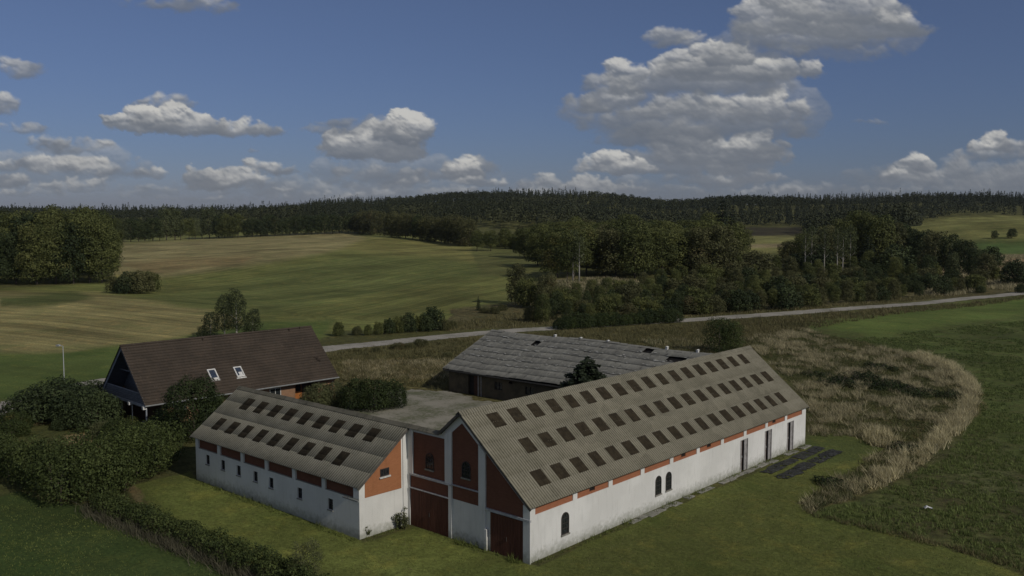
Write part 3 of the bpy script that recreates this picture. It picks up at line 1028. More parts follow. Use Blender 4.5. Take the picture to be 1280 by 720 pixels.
    # verge boards along the front and far gable
    for y in (-.27, BL + .27):
        b = MB()
        b.bar((-half, y, BHR - .10), (OV, y, BHE - .10), .05, .15)
        if y > 0: b.bar((-half, y, BHR - .10), (-BW - OV, y, BHE - .10), .05, .15)
        else: b.bar((-half, y, BHR - .10), (-7.2, y, 6.36), .05, .15)
        b.build('verge_board', M['verge'], t)
long_barn()


# ------------------------------------------------------------------ the short white barn
def short_barn():
    ox, oy = -29.391, -3.956
    t = empty('short_barn', (ox, oy, 0), 0, 'short white barn with two rows of roof lights and an orange brick gable', 'barn')
    L = 29.391 - 10.254; w = 3.956
    he, hr = 3.29, 6.457
    zt = he + OV * (hr - he) / (w + OV) - .10
    wx = [x - ox for x in (-27.72, -25.65, -23.6, -21.49, -19.61, -16.36, -13.12)]
    wz = [1.82, 1.80, 1.78, 1.76, 1.68, 1.64, 1.60]
    b = MB()
    wall_openings(b, 'y', 0, .35, 0, L, -.3, 2.46, [(x - .25, x + .25, z - .36, z + .36) for x, z in zip(wx, wz)])
    b.build('wall', M['white'], t)
    for x, z in zip(wx, wz):
        fr = MB().box(x - .25, x - .21, .08, .13, z - .36, z + .36).box(x + .21, x + .25, .08, .13, z - .36, z + .36).box(x - .21, x + .21, .08, .13, z + .31, z + .36).box(x - .21, x + .21, .08, .13, z - .36, z - .31).box(x - .02, x + .02, .09, .12, z - .31, z + .31).box(x - .21, x + .21, .085, .115, z - .015, z + .015)
        fr = fr.build('window', M['frame_dark'], t)
        MB().box(x - .25, x + .25, .131, .15, z - .36, z + .36).build('pane', M['glass'], fr)
        MB().box(x - .29, x + .29, -.06, .08, z - .42, z - .365).build('sill', M['concrete'], fr)
    pil = [x - ox for x in (-29.391, -26.18, -23.12, -20.15, -16.98, -13.80, -10.254)]
    for i, x in enumerate(pil):
        ww = .36
        x0 = 0.0 if i == 0 else (L - .55 if i == 6 else x - ww / 2)
        x1 = .40 if i == 0 else (L if i == 6 else x + ww / 2)
        MB().box(x0, x1, -.012, .35, 2.462, zt).build('pillar', M['white'], t)
    for i in range(6):
        x0 = pil[i] + (.402 if i == 0 else .182); x1 = pil[i + 1] - (.552 if i == 5 else .182)
        MB().box(x0, x1, .10, .32, 2.462, zt).build('brick_panel', M['red'], t)
        MB().box(x0, x1, .012, .10, 2.462, 2.50).build('ledge', M['concrete'], t)
    # gable end facing the long barn's front yard (x = L), half gable up to the ridge
    k = (hr - he) / (w + OV)
    gz = lambda y: hr - .12 - (w - y) * k
    MB().prism([(0.004, -.3), (w, -.3), (w, gz(w)), (0.004, gz(0.0))], 'x', L - .35, L + .001).build('gable_wall', M['white'], t)
    p = [(.43, 2.50), (3.38, 2.46), (3.38, gz(3.38) - .05), (.43, gz(.43) - .05)]
    gp = MB().prism(p, 'x', L + .002, L + .022).build('gable_panel', M['amber'], t)
    # little window of the gable
    cy, z0, z1 = w - 1.96, 3.55, 4.03
    fr = MB().box(L + .023, L + .06, cy - .36, cy - .31, z0, z1).box(L + .023, L + .06, cy + .31, cy + .36, z0, z1).box(L + .023, L + .06, cy - .31, cy + .31, z1 - .05, z1).box(L + .023, L + .06, cy - .31, cy + .31, z0, z0 + .05).box(L + .023, L + .05, cy - .12, cy - .09, z0 + .05, z1 - .05).box(L + .023, L + .05, cy + .09, cy + .12, z0 + .05, z1 - .05)
    fr = fr.build('window', M['frame_dark'], gp)
    MB().box(L + .023, L + .03, cy - .31, cy + .31, z0 + .05, z1 - .05).build('pane', M['glass'], fr)
    MB().box(L + .023, L + .13, cy - .44, cy + .44, z0 - .10, z0 - .01).build('sill', M['frame_white'], fr)
    MB().box(L + .001, L + .07, 3.50, 3.95, -.3, gz(3.7) - .04).build('pillar', M['white'], t)
    # far end wall and back wall
    MB().prism([(0.02, -.3), (2 * w, -.3), (2 * w, zt), (w, hr - .12), (0.02, gz(0.0))], 'x', -.001, .3).build('end_wall', M['white'], t)
    MB().box(.3, 29.391 - BW, 2 * w - .3, 2 * w, -.3, zt).build('back_wall', M['white'], t)
    # gutter end with its white downpipe stub on the corner
    MB().box(L - 1.2, L + .28, -.34, -.22, 2.46, 2.54).build('gutter', M['gutter'], t)
    th = math.atan2(hr - he, w + OV); c, s = math.cos(th), math.sin(th); sl = (w + OV) / c
    O = (0, w, hr)
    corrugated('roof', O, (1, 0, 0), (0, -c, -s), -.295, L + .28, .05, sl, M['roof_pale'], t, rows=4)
    def lim(tt):
        xx = tt + ox
        yv = np.clip((-7.15 - xx) / 3.85 * 4.24, 0, 4.24)      # valley against the long roof
        return np.minimum(sl, yv / c)
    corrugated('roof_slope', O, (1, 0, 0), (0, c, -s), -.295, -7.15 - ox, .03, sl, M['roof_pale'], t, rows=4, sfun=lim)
    for i in range(9):
        roof_light(O, (1, 0, 0), (0, -c, -s), -26.80 - ox + 1.80 * i, .66 / c + .02, .95, 1.10, M['rooflight'], t)
        roof_light(O, (1, 0, 0), (0, -c, -s), -27.76 - ox + 1.805 * i, 2.46 / c + .02, .90, 1.10, M['rooflight'], t)
    b = MB(); x = -.31; rng = random.Random(9)
    while x < -7.2 - ox:
        l = min(1.05, -7.15 - ox - x)
        z = .05 + rng.uniform(0, .02)
        for sy in (1, -1):
            e = hr - .27 * s / c
            b.add([(x, w, hr + z), (x + l, w, hr + z + .015), (x + l, w + sy * .27, e + z + .015), (x, w + sy * .27, e + z)], [(0, 1, 2, 3)])
            b.add([(x, w + sy * .27, e + z), (x + l, w + sy * .27, e + z + .015), (x + l, w + sy * .27, e + z - .03), (x, w + sy * .27, e + z - .03)], [(0, 1, 2, 3)])
        x += l - .02
    b.build('ridge_cap', M['roof_ridge'], t)
    MB().bar((L + .27, w, hr - .09), (L + .27, -OV, he - .09), .04, .13).build('verge_board', M['verge'], t)
    MB().bar((-.28, w, hr - .09), (-.28, -OV, he - .09), .04, .13).build('verge_board', M['verge'], t)
    # bright low corner of the wall is sun passing under the eave, not its colour
short_barn()


# ------------------------------------------------------------------ dwelling house with tiled roof
def plane_hit(px, py, P0, n):
    d = ray(px, py)
    return CAM + d * (((P0 - CAM) @ n) / (d @ n))


def dwelling():
    HX, HY, A = -47.096, .975, R(86.92)
    t = empty('dwelling_house', (HX, HY, 0), A, 'brown tiled farmhouse with steep roof, two white skylights and a blue-grey balcony gable', 'house')
    L, Wd, he, hr = 21.15, 10.2, 2.30, 7.276
    # local frame: x along the ridge, y across towards the back (photo: away and left)
    half = Wd / 2
    th = math.atan2(hr - he, half); c, s = math.cos(th), math.sin(th); sl = half / c
    # roof in real tile courses
    def tiles(name, sy, parent):
        rows = 21; seg = 4
        n = int(L / .30 * seg)
        x = np.linspace(0, L, n)
        nrm = np.array([0, -s * sy, c])
        V = []; F = []; base = 0
        for r in range(rows):
            a = sl * r / rows; b2 = sl * (r + 1) / rows + .015
            rngj = (fbm(x * .7, x * 0 + r, 70 + r, 3) - .5) * .02
            wave = .016 * np.cos(2 * PI * x / .30)
            for (q, h) in ((a, .0), (b2, .075), (b2, .02)):
                y = half - sy * q * c; z = hr - q * s
                V.append(np.stack([x, np.full(n, y) + nrm[1] * (wave + h + rngj), z + nrm[2] * (wave + h + rngj)], 1))
            i = np.arange(n - 1)
            for k in (0, 1):
                F.append(np.stack([base + k * n + i, base + k * n + i + 1, base + (k + 1) * n + i + 1, base + (k + 1) * n + i], 1))
            base += 3 * n
        return npmesh(name, np.vstack(V), np.vstack(F), 4, M['tile'], parent)
    roof = tiles('roof', 1, t)
    back = tiles('roof_slope', -1, t)
    b = MB()
    b.add([(0.02, -.0, he - .08), (L - .02, 0, he - .08), (L - .02, half, hr - .08), (0.02, half, hr - .08)], [(0, 1, 2, 3)])
    b.add([(0.02, Wd, he - .08), (L - .02, Wd, he - .08), (L - .02, half, hr - .08), (0.02, half, hr - .08)], [(0, 1, 2, 3)])
    b.build('roof_lining', M['timber_blue'], t)
    b = MB(); x = 0.0; rng = random.Random(4)
    while x < L - .1:
        l = min(.42, L - x)
        z = hr + .05 + rng.uniform(0, .015)
        b.tube([(x, half, z), (x + l, half, z + .01)], [.105, .12], 8); x += l - .03
    b.build('ridge_tiles', M['tile'], roof)
    # balcony gable
    def yat(z, inset=0.): return (z - he) / (hr - he) * half + inset
    gx = 2.0
    MB().prism([(.75, -.3), (Wd - .75, -.3), (Wd - .75, 2.25), (.75, 2.25)], 'x', gx, gx + .3).build('gable_brick', M['house_brick_dark'], t)
    MB().prism([(yat(2.45) + .12, 2.25), (Wd - yat(2.45) - .12, 2.25), (half, hr - .2)], 'x', gx + .02, gx + .2).build('gable_boarding', M['timber_blue'], t)
    d = MB().box(gx - .03, gx + .018, half - 2.0, half + .2, 2.5, 4.5)
    o = d.build('balcony_door', M['glass'], t)
    MB().box(gx - .07, gx - .032, half - 2.08, half - 2.0, 2.5, 4.58).box(gx - .07, gx - .032, half + .2, half + .28, 2.5, 4.58).box(gx - .07, gx - .032, half - 2.0, half + .2, 4.5, 4.58).box(gx - .07, gx - .032, half - .93, half - .87, 2.5, 4.5).build('door_frame', M['timber_blue'], o)
    MB().box(.25, gx - .002, .7, Wd - .7, 2.10, 2.26).build('balcony_floor', M['timber_blue'], t)
    b = MB()
    for k in range(5):
        z = 2.28 + k * .185
        b.box(.17, .215, yat(z) + .25, Wd - yat(z) - .25, z, z + .165)
    b.build('balcony_parapet', M['timber_blue'], t)
    MB().box(.14, .26, yat(3.3) + .2, Wd - yat(3.3) - .2, 3.22, 3.27).build('balcony_rail', M['timber_pale'], t)
    MB().box(.85, .91, yat(4.7) + .1, Wd - yat(4.7) - .1, 4.72, 4.84).build('collar_beam', M['timber_blue'], t)
    for sy in (0, 1):
        Y = (lambda y: Wd - y) if sy else (lambda y: y)
        MB().bar((.10, Y(half), hr - .17), (.10, Y(.0), he - .17), .05, .26).build('bargeboard', M['timber_blue'] if not sy else M['timber_pale'], t)
    MB().bar((.05, .0, he - .07), (.05, Wd, he - .07), .07, .24).build('tie_beam', M['timber_pale'], t)
    for y in (.25, 3.35, Wd - .3):
        MB().box(-.12, .22, y - .15, y + .15, he - .36, he - .10).build('beam_end', M['frame_white'], t)
    for y in (3.35,):
        MB().tube([(.25, y, -.2), (.25, y, he - .3)], [.05, .05], 8).build('post', M['frame_white'], t)
    MB().box(.2, .32, .25, .37, -.2, he - .3).box(.2, .32, .25, 1.1, .55, .66).build('corner_post', M['timber_pale'], t)
    # long brick wall facing the barns
    xs = [(1.9, 5.0), (8.0, 16.2), (19.0, L - .35)]
    for a, e in xs:
        MB().box(a, e, .72, 1.0, -.3, he + .35).build('wall', M['house_brick'], t)
    for a, e in ((5.0, 8.0), (16.2, 19.0)):
        MB().box(a, e, 2.0, 2.2, -.3, he + .9).box(a - .12, a, 1.0, 2.2, -.3, he + .3).box(e, e + .12, 1.0, 2.2, -.3, he + .3).build('porch_wall', M['house_brick_dark'], t)
    dd = MB().box(16.9, 17.75, 1.93, 2.0, 0, 2.05).build('front_door', M['wood'], t)
    MB().box(17.05, 17.6, 1.90, 1.93, 1.05, 1.9).build('pane', M['glass'], dd)
    MB().box(16.3, 17.6, .95, 1.0, .75, .82).box(16.3, 17.6, .95, 1.0, .35, .42).box(16.3, 16.37, .95, 1.0, 0, .82).box(17.53, 17.6, .95, 1.0, 0, .82).build('porch_rail', M['wood'], t)
    for a in (10.0, 13.2, 3.0):
        w_ = MB().box(a, a + 1.3, .68, .718, .9, 2.0).build('window', M['frame_white'], t)
        MB().box(a + .08, a + .62, .672, .679, .98, 1.92).box(a + .68, a + 1.22, .672, .679, .98, 1.92).build('pane', M['glass'], w_)
    MB().box(L - .36, L - .06, .72, Wd - .75, -.3, he + .2).build('end_wall', M['house_brick'], t)
    MB().prism([(.9, he + .2), (Wd - .9, he + .2), (half, hr - .2)], 'x', L - .32, L - .1).build('end_gable', M['timber_blue'], t)
    MB().box(1.9, L - .36, Wd - 1.0, Wd - .72, -.3, he + .35).build('back_wall', M['house_brick'], t)
    g = MB().tube([(0, -.07, he - .03), (L, -.07, he - .03)], [.07, .07], 8)
    g.build('gutter', M['gutter'], t)
    MB().tube([(L - .4, -.07, he - .05), (L - .4, .6, he - .5), (L - .4, .64, 0)], [.04, .04, .04], 8).build('downpipe', M['gutter'], t)
    # things on the roof, found on its plane
    ca, sa = math.cos(A), math.sin(A)
    T = lambda l, w, z: np.array([HX + l * ca - w * sa, HY + l * sa + w * ca, z])
    N = np.cross(T(1, 0, he) - T(0, 0, he), T(0, half, hr) - T(0, 0, he))
    def loc(px, py):
        p = plane_hit(px, py, T(0, 0, he), N)
        dx, dy = p[0] - HX, p[1] - HY
        return dx * ca + dy * sa, (hr - p[2]) / s                # x along, q down the slope
    def R_(x, q, h):                                             # roof point with height above the tiles
        return (x, half - q * c - s * h, hr - q * s + c * h)
    for i, (px, py) in enumerate(((266, 468.5), (298.5, 465.3))):
        x, q = loc(px, py)
        hw, hh = .43, .64
        def slab(b, x0, x1, q0, q1, h0, h1):
            b.add([R_(x0, q0, h0), R_(x1, q0, h0), R_(x1, q1, h0), R_(x0, q1, h0), R_(x0, q0, h1), R_(x1, q0, h1), R_(x1, q1, h1), R_(x0, q1, h1)],
                  [(0, 3, 2, 1), (4, 5, 6, 7), (0, 1, 5, 4), (1, 2, 6, 5), (2, 3, 7, 6), (3, 0, 4, 7)])
        b = MB()
        slab(b, x - hw, x - hw + .12, q - hh, q + hh, .0, .13); slab(b, x + hw - .12, x + hw, q - hh, q + hh, .0, .13)
        slab(b, x - hw + .12, x + hw - .12, q - hh, q - hh + .12, .0, .13); slab(b, x - hw + .12, x + hw - .12, q + hh - .18, q + hh, .0, .13)
        fr = b.build('skylight', M['frame_white'], t)
        b = MB(); slab(b, x - hw + .12, x + hw - .12, q - hh + .12, q + hh - .18, .06, .08); b.build('pane', M['sky_glass'], fr)
        b = MB(); slab(b, x - hw - .1, x + hw + .1, q + hh, q + hh + .16, .045, .06); b.build('flashing', M['frame_white'], fr)
        if i:
            b = MB(); slab(b, x - .1, x + .28, q + .02, q + .42, .081, .085); b.build('blind', M['frame_white'], fr)
    for px, py in ((254, 426.5), (362, 414.5), (375, 412)):
        x, q = loc(px, py)
        p = R_(x, q, 0)
        MB().tube([p, (p[0], p[1], p[2] + .28), (p[0], p[1], p[2] + .30)], [.08, .08, .12], 10).tube([(p[0], p[1], p[2] + .28), (p[0], p[1], p[2] + .35)], [.13, .05], 10).build('roof_vent', M['tile'], t)
    for px, py in ((397, 449), (394, 446)):
        x, q = loc(px, py)
        b = MB()
        p0, p1_ = R_(x - .15, q, .05), R_(x + .15, q + .3, .16)
        b.bar(p0, p1_, .28, .12)
        b.build('vent_tile', M['tile'], t)
dwelling()


# ------------------------------------------------------------------ low outbuilding with crumbling roof
def outbuilding():
    FX, FY, A = -40.42, 32.234, R(1.79)
    t = empty('outbuilding', (FX, FY, 0), A, 'low brown outbuilding with crumbling grey roof sheets behind the gravel yard', 'outbuilding')
    L, Wd, he, hr = 28.9, 16.7, 2.6, 6.09
    half = Wd / 2
    th = math.atan2(hr - he, half); c, s = math.cos(th), math.sin(th); sl = half / c
    rng = np.random.default_rng(12)
    def slope(name, sy):
        nrm = np.array([0, -s * sy, c])
        V = []; F = []; base = 0; rows = 8; cols = 27
        holes = []
        for r in range(rows):
            for k in range(cols):
                a = sl * r / rows; b2 = min(sl, sl * (r + 1) / rows + .12)
                x0 = L * k / cols - .02; x1 = L * (k + 1) / cols + .02
                sag = -.08 * math.sin(PI * (k + .5) / cols * 3) - .015 * math.sin(k * 1.7 + r)
                slip = rng.uniform(-.05, .12) if rng.random() < .15 else rng.uniform(-.02, .02)
                tiltx = rng.uniform(-.03, .03) * (.7 if rng.random() < .3 else .2); up = rng.uniform(0, .02)
                if r < 3 and rng.random() < .035 and sy > 0:
                    holes.append((k, r)); continue
                q0, q1 = a + slip, b2 + slip
                ng = 14
                xx = np.linspace(x0, x1, ng)
                wv = .022 * np.cos(2 * PI * (xx - x0) / .177)
                for (q, h) in ((q0, 0.0), (q1, .05), (q1, .03)):
                    y = half - sy * q * c; z = hr - q * s
                    hh = wv + h + up + (xx - x0) * tiltx
                    V.append(np.stack([xx, y + nrm[1] * hh, z + nrm[2] * hh + sag], 1))
                i = np.arange(ng - 1)
                for kk_ in (0, 1):
                    F.append(np.stack([base + kk_ * ng + i, base + kk_ * ng + i + 1, base + (kk_ + 1) * ng + i + 1, base + (kk_ + 1) * ng + i], 1))
                base += 3 * ng
        return npmesh(name, np.vstack(V), np.vstack(F), 4, M['old_roof'], t)
    slope('roof', 1); slope('roof_slope', -1)
    b = MB()
    for sy in (1, -1):
        e = half - sy * half
        b.add([(.1, half, hr - .25), (L - .1, half, hr - .25), (L - .1, e, he - .25), (.1, e, he - .25)], [(0, 1, 2, 3)])
    b.build('roof_lining', M['dark'], t)
    # pale lichen and broken edges lie on the sheets as flakes
    b = MB()
    for i in range(330):
        x = rng.uniform(.5, L - .5); q = (rng.integers(1, 7) + rng.uniform(-.12, .2)) * sl / 8
        w_, d_ = rng.uniform(.12, .7) * (1 if rng.random() < .3 else .4), rng.uniform(.03, .11)
        k = int(x / L * 27)
        sag = -.08 * math.sin(PI * (k + .5) / 27 * 3) - .015 * math.sin(k * 1.7 + int(q / sl * 8))
        n = 7
        pts = []
        for a in range(n):
            an = 2 * PI * a / n; rr_ = rng.uniform(.55, 1.1)
            dx, dq = math.cos(an) * w_ * rr_, math.sin(an) * d_ * rr_
            h = .115
            pts.append((x + dx, half - (q + dq) * c - s * h, hr - (q + dq) * s + c * h + sag))
        b.add(pts, [tuple(range(n))])
    tag(b.build('lichen', M['roof_lichen'], t), kind='stuff')
    # ridge capping with missing lengths and five white vents
    b = MB(); x = .0
    while x < L:
        l = .95
        if rng.random() > -1:
            zz = hr + .06 - .10 * math.sin(PI * x / L * 3) + rng.uniform(-.02, .03)
            for sy in (1, -1):
                b.add([(x, half, zz), (x + l, half, zz), (x + l, half + sy * .3, zz - .13), (x, half + sy * .3, zz - .13)], [(0, 1, 2, 3)])
        x += l
    b.build('ridge_cap', M['old_roof'], t)
    ca, sa = math.cos(A), math.sin(A)
    Pm = np.array([FX - half * sa, FY + half * ca, hr])
    N = np.array([-sa, ca, 0.])
    for px, py in ((694, 421), (726, 424), (760, 427.5), (833.6, 435), (872, 438.5)):
        p = plane_hit(px, py, Pm, N)
        x = (p[0] - FX) * ca + (p[1] - FY) * sa
        z = hr - .1
        MB().box(x - .12, x + .12, half - .12, half + .12, z, z + .29).prism([(x - .17, z + .29), (x + .17, z + .29), (x, z + .37)], 'y', half - .17, half + .17).build('ridge_vent', M['frame_white'], t)
    y0 = .55
    b = MB()
    wall_openings(b, 'y', y0, y0 + .3, .45, L - .3, -.3, he + .02, [(3.35, 4.75, -.1, 2.15), (7.2, 8.3, 1.05, 1.85), (11.4, 12.6, 1.0, 1.85), (15.5, 16.6, 1.0, 1.85), (9.2, 9.7, 1.9, 2.15)])
    b.build('wall', M['barn_render'], t)
    MB().prism([(y0 + .3, -.3), (Wd - y0, -.3), (Wd - y0, he - .1), (half, hr - .3), (y0 + .3, he - .1)], 'x', .45, .75).build('gable_wall', M['barn_render'], t)
    MB().prism([(y0 + .3, -.3), (Wd - y0, -.3), (Wd - y0, he - .1), (half, hr - .3), (y0 + .3, he - .1)], 'x', L - .6, L - .3).build('gable_wall', M['barn_render'], t)
    MB().box(.75, L - .6, Wd - y0 - .3, Wd - y0, -.3, he + .1).build('back_wall', M['barn_render'], t)
    MB().box(4.1, 4.72, y0 + .12, y0 + .18, -.05, 2.12).build('door', M['door_brown'], t)
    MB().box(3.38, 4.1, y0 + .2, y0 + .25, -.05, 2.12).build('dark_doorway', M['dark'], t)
    MB().box(4.78, 4.95, y0 - .03, y0, -.05, 2.3).box(5.2, 5.32, y0 - .025, y0, 0, 2.4).build('door_frame', M['frame_grey'], t)
    for a, e, z0, z1 in ((7.2, 8.3, 1.05, 1.85), (11.4, 12.6, 1.0, 1.85), (15.5, 16.6, 1.0, 1.85)):
        f = MB().box(a, a + .06, y0 + .1, y0 + .15, z0, z1).box(e - .06, e, y0 + .1, y0 + .15, z0, z1).box((a + e) / 2 - .03, (a + e) / 2 + .03, y0 + .1, y0 + .15, z0, z1).box(a + .06, (a + e) / 2 - .03, y0 + .11, y0 + .14, (z0 + z1) / 2 - .02, (z0 + z1) / 2 + .02).build('window', M['frame_dark'], t)
        MB().box(a, e, y0 + .16, y0 + .18, z0, z1).build('pane', M['glass'], f)
        MB().box(a - .08, e + .08, y0 - .06, y0 + .1, z0 - .09, z0 - .005).build('sill', M['barn_render'], f)
    MB().box(1.1, 2.7, y0 - .03, y0, 2.28, 2.40).build('lintel', M['frame_white'], t)
    MB().bar((.0, 0, he - .14), (L, 0, he - .14), .04, .14).build('eave_board', M['verge'], t)
    MB().bar((0.02, half, hr - .12), (0.02, 0, he - .12), .05, .16).bar((0.02, half, hr - .12), (0.02, Wd, he - .12), .05, .16).build('verge_board', M['verge'], t)
M['roof_lichen'] = noisy('pale_roof_lichen', (.40, .40, .37), (.24, .24, .22), 2, .9)
outbuilding()


# ------------------------------------------------------------------ lamp post, ground sheets, scrap
def lamp():
    p = hit(81, 492)
    t = empty('street_lamp', tuple(p), R(20), 'tall thin galvanised street lamp beside the garden bushes left of the house', 'street lamp')
    H = 5.3
    MB().tube([(0, 0, -.2), (0, 0, 1.0), (0, 0, 1.05), (0, 0, H)], [.075, .075, .055, .04], 10).build('post', M['steel'], t)
    MB().tube([(0, 0, H - .02), (-.25, -.1, H + .06), (-.3, -.12, H + .06)], [.035, .03, .03], 8).build('arm', M['steel'], t)
    MB().prism([(-.28, H), (-.85, H + .03), (-.85, H + .09), (-.6, H + .15), (-.28, H + .12)], 'y', -.24, -.02).build('lamp_head', M['steel'], t)
    MB().box(-.8, -.4, -.2, -.06, H - .05, H + .002).build('lamp_cover', M['lamp_glass'], t)
lamp()


def sheets():
    rng = np.random.default_rng(8)
    # (y centre along the wall, x offset from it, length, width, turn)
    S = [(27.3, 1.55, 2.7, 1.0, 2), (30.0, 1.50, 2.4, 1.0, -2), (32.7, 1.55, 2.6, 1.1, 1), (35.2, 1.5, 2.1, 1.1, 3),
         (26.8, 3.1, 2.8, 1.2, -3), (29.7, 3.0, 2.6, 1.15, 2), (32.5, 3.05, 2.6, 1.1, 0), (35.0, 3.0, 2.1, 1.2, -2)]
    names = ['nearest the camera in the row beside the white wall', 'second from the camera in the row beside the white wall', 'third from the camera in the row beside the white wall', 'farthest from the camera in the row beside the white wall',
             'nearest the camera in the outer row on the lawn', 'second from the camera in the outer row on the lawn', 'third from the camera in the outer row on the lawn', 'farthest from the camera in the outer row on the lawn']
    for (y, x, l, w, tu), nm in zip(S, names):
        n, k = 22, 12
        gx, gy = np.meshgrid(np.linspace(-w / 2, w / 2, k), np.linspace(-l / 2, l / 2, n))
        e = rng.integers(1, 99)
        ex = (fbm(gy * 1.3, gx * 0, int(e), 3) - .5) * .35; ey = (fbm(gx * 1.6, gy * 0, int(e) + 3, 3) - .5) * .4
        X = gx * (1 + ex) ; Y = gy * (1 + ey)
        z = .035 + .11 * np.maximum(0, fbm(gx * 2.2, gy * 2.2, int(e) + 7, 4) - .42)
        V = np.stack([X, Y, z], -1).reshape(-1, 3)
        I, J = np.meshgrid(np.arange(n - 1), np.arange(k - 1), indexing='ij')
        keep = fbm(I * .5 + e, J * .55, int(e) + 11, 2) > .26
        I, J = I[keep], J[keep]
        F = np.stack([I * k + J, I * k + J + 1, (I + 1) * k + J + 1, (I + 1) * k + J], -1)
        o = npmesh('ground_sheet', V, F, 4, M['plastic_black'], None, smooth=True)
        o.location = (x, y, 0); o.rotation_euler = (0, 0, R(tu))
        tag(o, 'black crumpled ground sheet, ' + nm, 'plastic sheet', 'black sheets laid on the grass by the barn doors')
sheets()


def scrap():
    p = hit(1160, 637)
    rng = np.random.default_rng(4)
    n, k = 10, 8
    gx, gy = np.meshgrid(np.linspace(-.32, .32, k), np.linspace(-.2, .2, n))
    z = .06 + .3 * fbm(gx * 5, gy * 5, 9, 3) * np.exp(-(gx ** 2 + gy ** 2) * 6)
    V = np.stack([gx + (fbm(gx * 4, gy * 4, 2, 2) - .5) * .3, gy + (fbm(gx * 4, gy * 4, 6, 2) - .5) * .3, z], -1).reshape(-1, 3)
    I, J = np.meshgrid(np.arange(n - 1), np.arange(k - 1), indexing='ij')
    F = np.stack([I * k + J, I * k + J + 1, (I + 1) * k + J + 1, (I + 1) * k + J], -1)
    o = npmesh('plastic_scrap', V, F, 4, M['plastic_white'], None)
    o.location = tuple(p); o.rotation_euler = (0, 0, .6)
    tag(o, 'small crumpled white plastic scrap lying in the dark crop field on the right', 'scrap')
scrap()
# ------------------------------------------------------------------ foliage
def leaf_cloud(P, N, size, rng, aspect=.62, curl=.9):
    """one small four-sided leaf clump at each point, roughly facing N"""
    n = len(P)
    N = N + rng.normal(0, curl * .5, (n, 3))
    N /= np.linalg.norm(N, axis=1)[:, None] + 1e-9
    a = rng.normal(0, 1, (n, 3))
    U = np.cross(N, a); U /= np.linalg.norm(U, axis=1)[:, None] + 1e-9
    V = np.cross(N, U)
    s = (size * rng.uniform(.6, 1.35, n))[:, None]
    b = s * aspect
    tip = N * s * rng.uniform(-.3, .3, n)[:, None]
    q = np.stack([P - U * s * .5, P - V * b * .5 + tip * .3, P + U * s * .5 + tip, P + V * b * .5 + tip * .3], 1)
    return q.reshape(-1, 3)


def lobes_to_leaves(L, size, cover, rng, inner=.25, skip_below=-.75, hull=True):
    """L rows: cx cy cz rx ry rz tint; leaves spread over (and some inside) each lobe"""
    PP = []; NN = []; TT = []
    L = np.asarray(L, float)
    for i, (cx, cy, cz, rx, ry, rz, ti) in enumerate(L):
        area = 4 * PI * ((rx * ry) ** 1.6 / 3 + (rx * rz) ** 1.6 / 3 + (ry * rz) ** 1.6 / 3) ** (1 / 1.6)
        n = int(cover * area / (size * size * .62))
        d = rng.normal(0, 1, (n, 3)); d /= np.linalg.norm(d, axis=1)[:, None]
        d = d[d[:, 2] > skip_below]
        n = len(d)
        # lumpy surface
        ph = rng.uniform(0, 6, 6)
        lump = 1 + .13 * np.sin(d[:, 0] * 5 + ph[0]) * np.sin(d[:, 1] * 5 + ph[1]) + .10 * np.sin(d[:, 2] * 7 + ph[2] + d[:, 0] * 6)
        r = np.where(rng.random(n) < inner, rng.uniform(.45, .9, n), rng.uniform(.86, 1.12, n)) * lump
        p = np.array([cx, cy, cz]) + d * r[:, None] * np.array([rx, ry, rz])
        keep = np.ones(n, bool)
        if hull and len(L) > 1:
            j = np.arange(len(L)) != i
            near = np.abs(L[:, 0] - cx) < L[:, 3] + rx
            for k in np.nonzero(j & near)[0]:
                q = (p - L[k, :3]) / (L[k, 3:6] * .74)
                keep &= (q ** 2).sum(1) > 1
        p = p[keep]; d = d[keep]
        PP.append(p); NN.append(d / np.array([rx, ry, rz])); TT.append(np.stack([np.clip(ti + rng.normal(0, .16, len(p)), 0, 1), np.clip(ti * .5 + rng.random() * .4 + rng.uniform(-.1, .3, len(p)), 0, 1), rng.random(len(p))], 1))
    P = np.vstack(PP); N = np.vstack(NN); T = np.vstack(TT)
    N /= np.linalg.norm(N, axis=1)[:, None] + 1e-9
    return P, N, T


def foliage(name, L, size, cover, m, parent, seed, curl=.9, min_z=None, **kw):
    rng = np.random.default_rng(seed)
    P, N, T = lobes_to_leaves(L, size, cover, rng, **kw)
    if min_z is not None:
        k = P[:, 2] > min_z(P) if callable(min_z) else P[:, 2] > min_z
        P, N, T = P[k], N[k], T[k]
    q = leaf_cloud(P, N, size, rng, curl=curl)
    n = len(P)
    T4 = np.hstack([T, np.ones((n, 1))])
    return npmesh(name, q, np.arange(4 * n), 4, m, parent, {'tint': ('FACE', 'FLOAT_COLOR', T4)})


def crown_lobes(rng, H, Rw, base, n, squash=.8, round_=2.0):
    """lobes filling an uneven crown envelope of height H-base and half width Rw"""
    L = []
    hc = (H - base)
    for i in range(n):
        f = (i + .5) / n
        z = base + hc * (.08 + .84 * f)
        t = (z - base) / hc
        prof = (1 - abs(2 * t - .85) ** round_ / (1.3 ** round_)) ** .5 if abs(2 * t - .85) < 1.3 else .2
        a = i * 2.399 + rng.uniform(-.5, .5)
        lr = Rw * rng.uniform(.34, .56) * (1.1 - .3 * t)
        rad = max(0, Rw * prof - lr * .8) * rng.uniform(.55, 1.05)
        L.append((math.cos(a) * rad, math.sin(a) * rad, z, lr, lr * rng.uniform(.85, 1.15), lr * squash * rng.uniform(.85, 1.15), rng.random()))
    L.append((0, 0, base + hc * .5, Rw * .5, Rw * .5, hc * .36, .35))
    return L


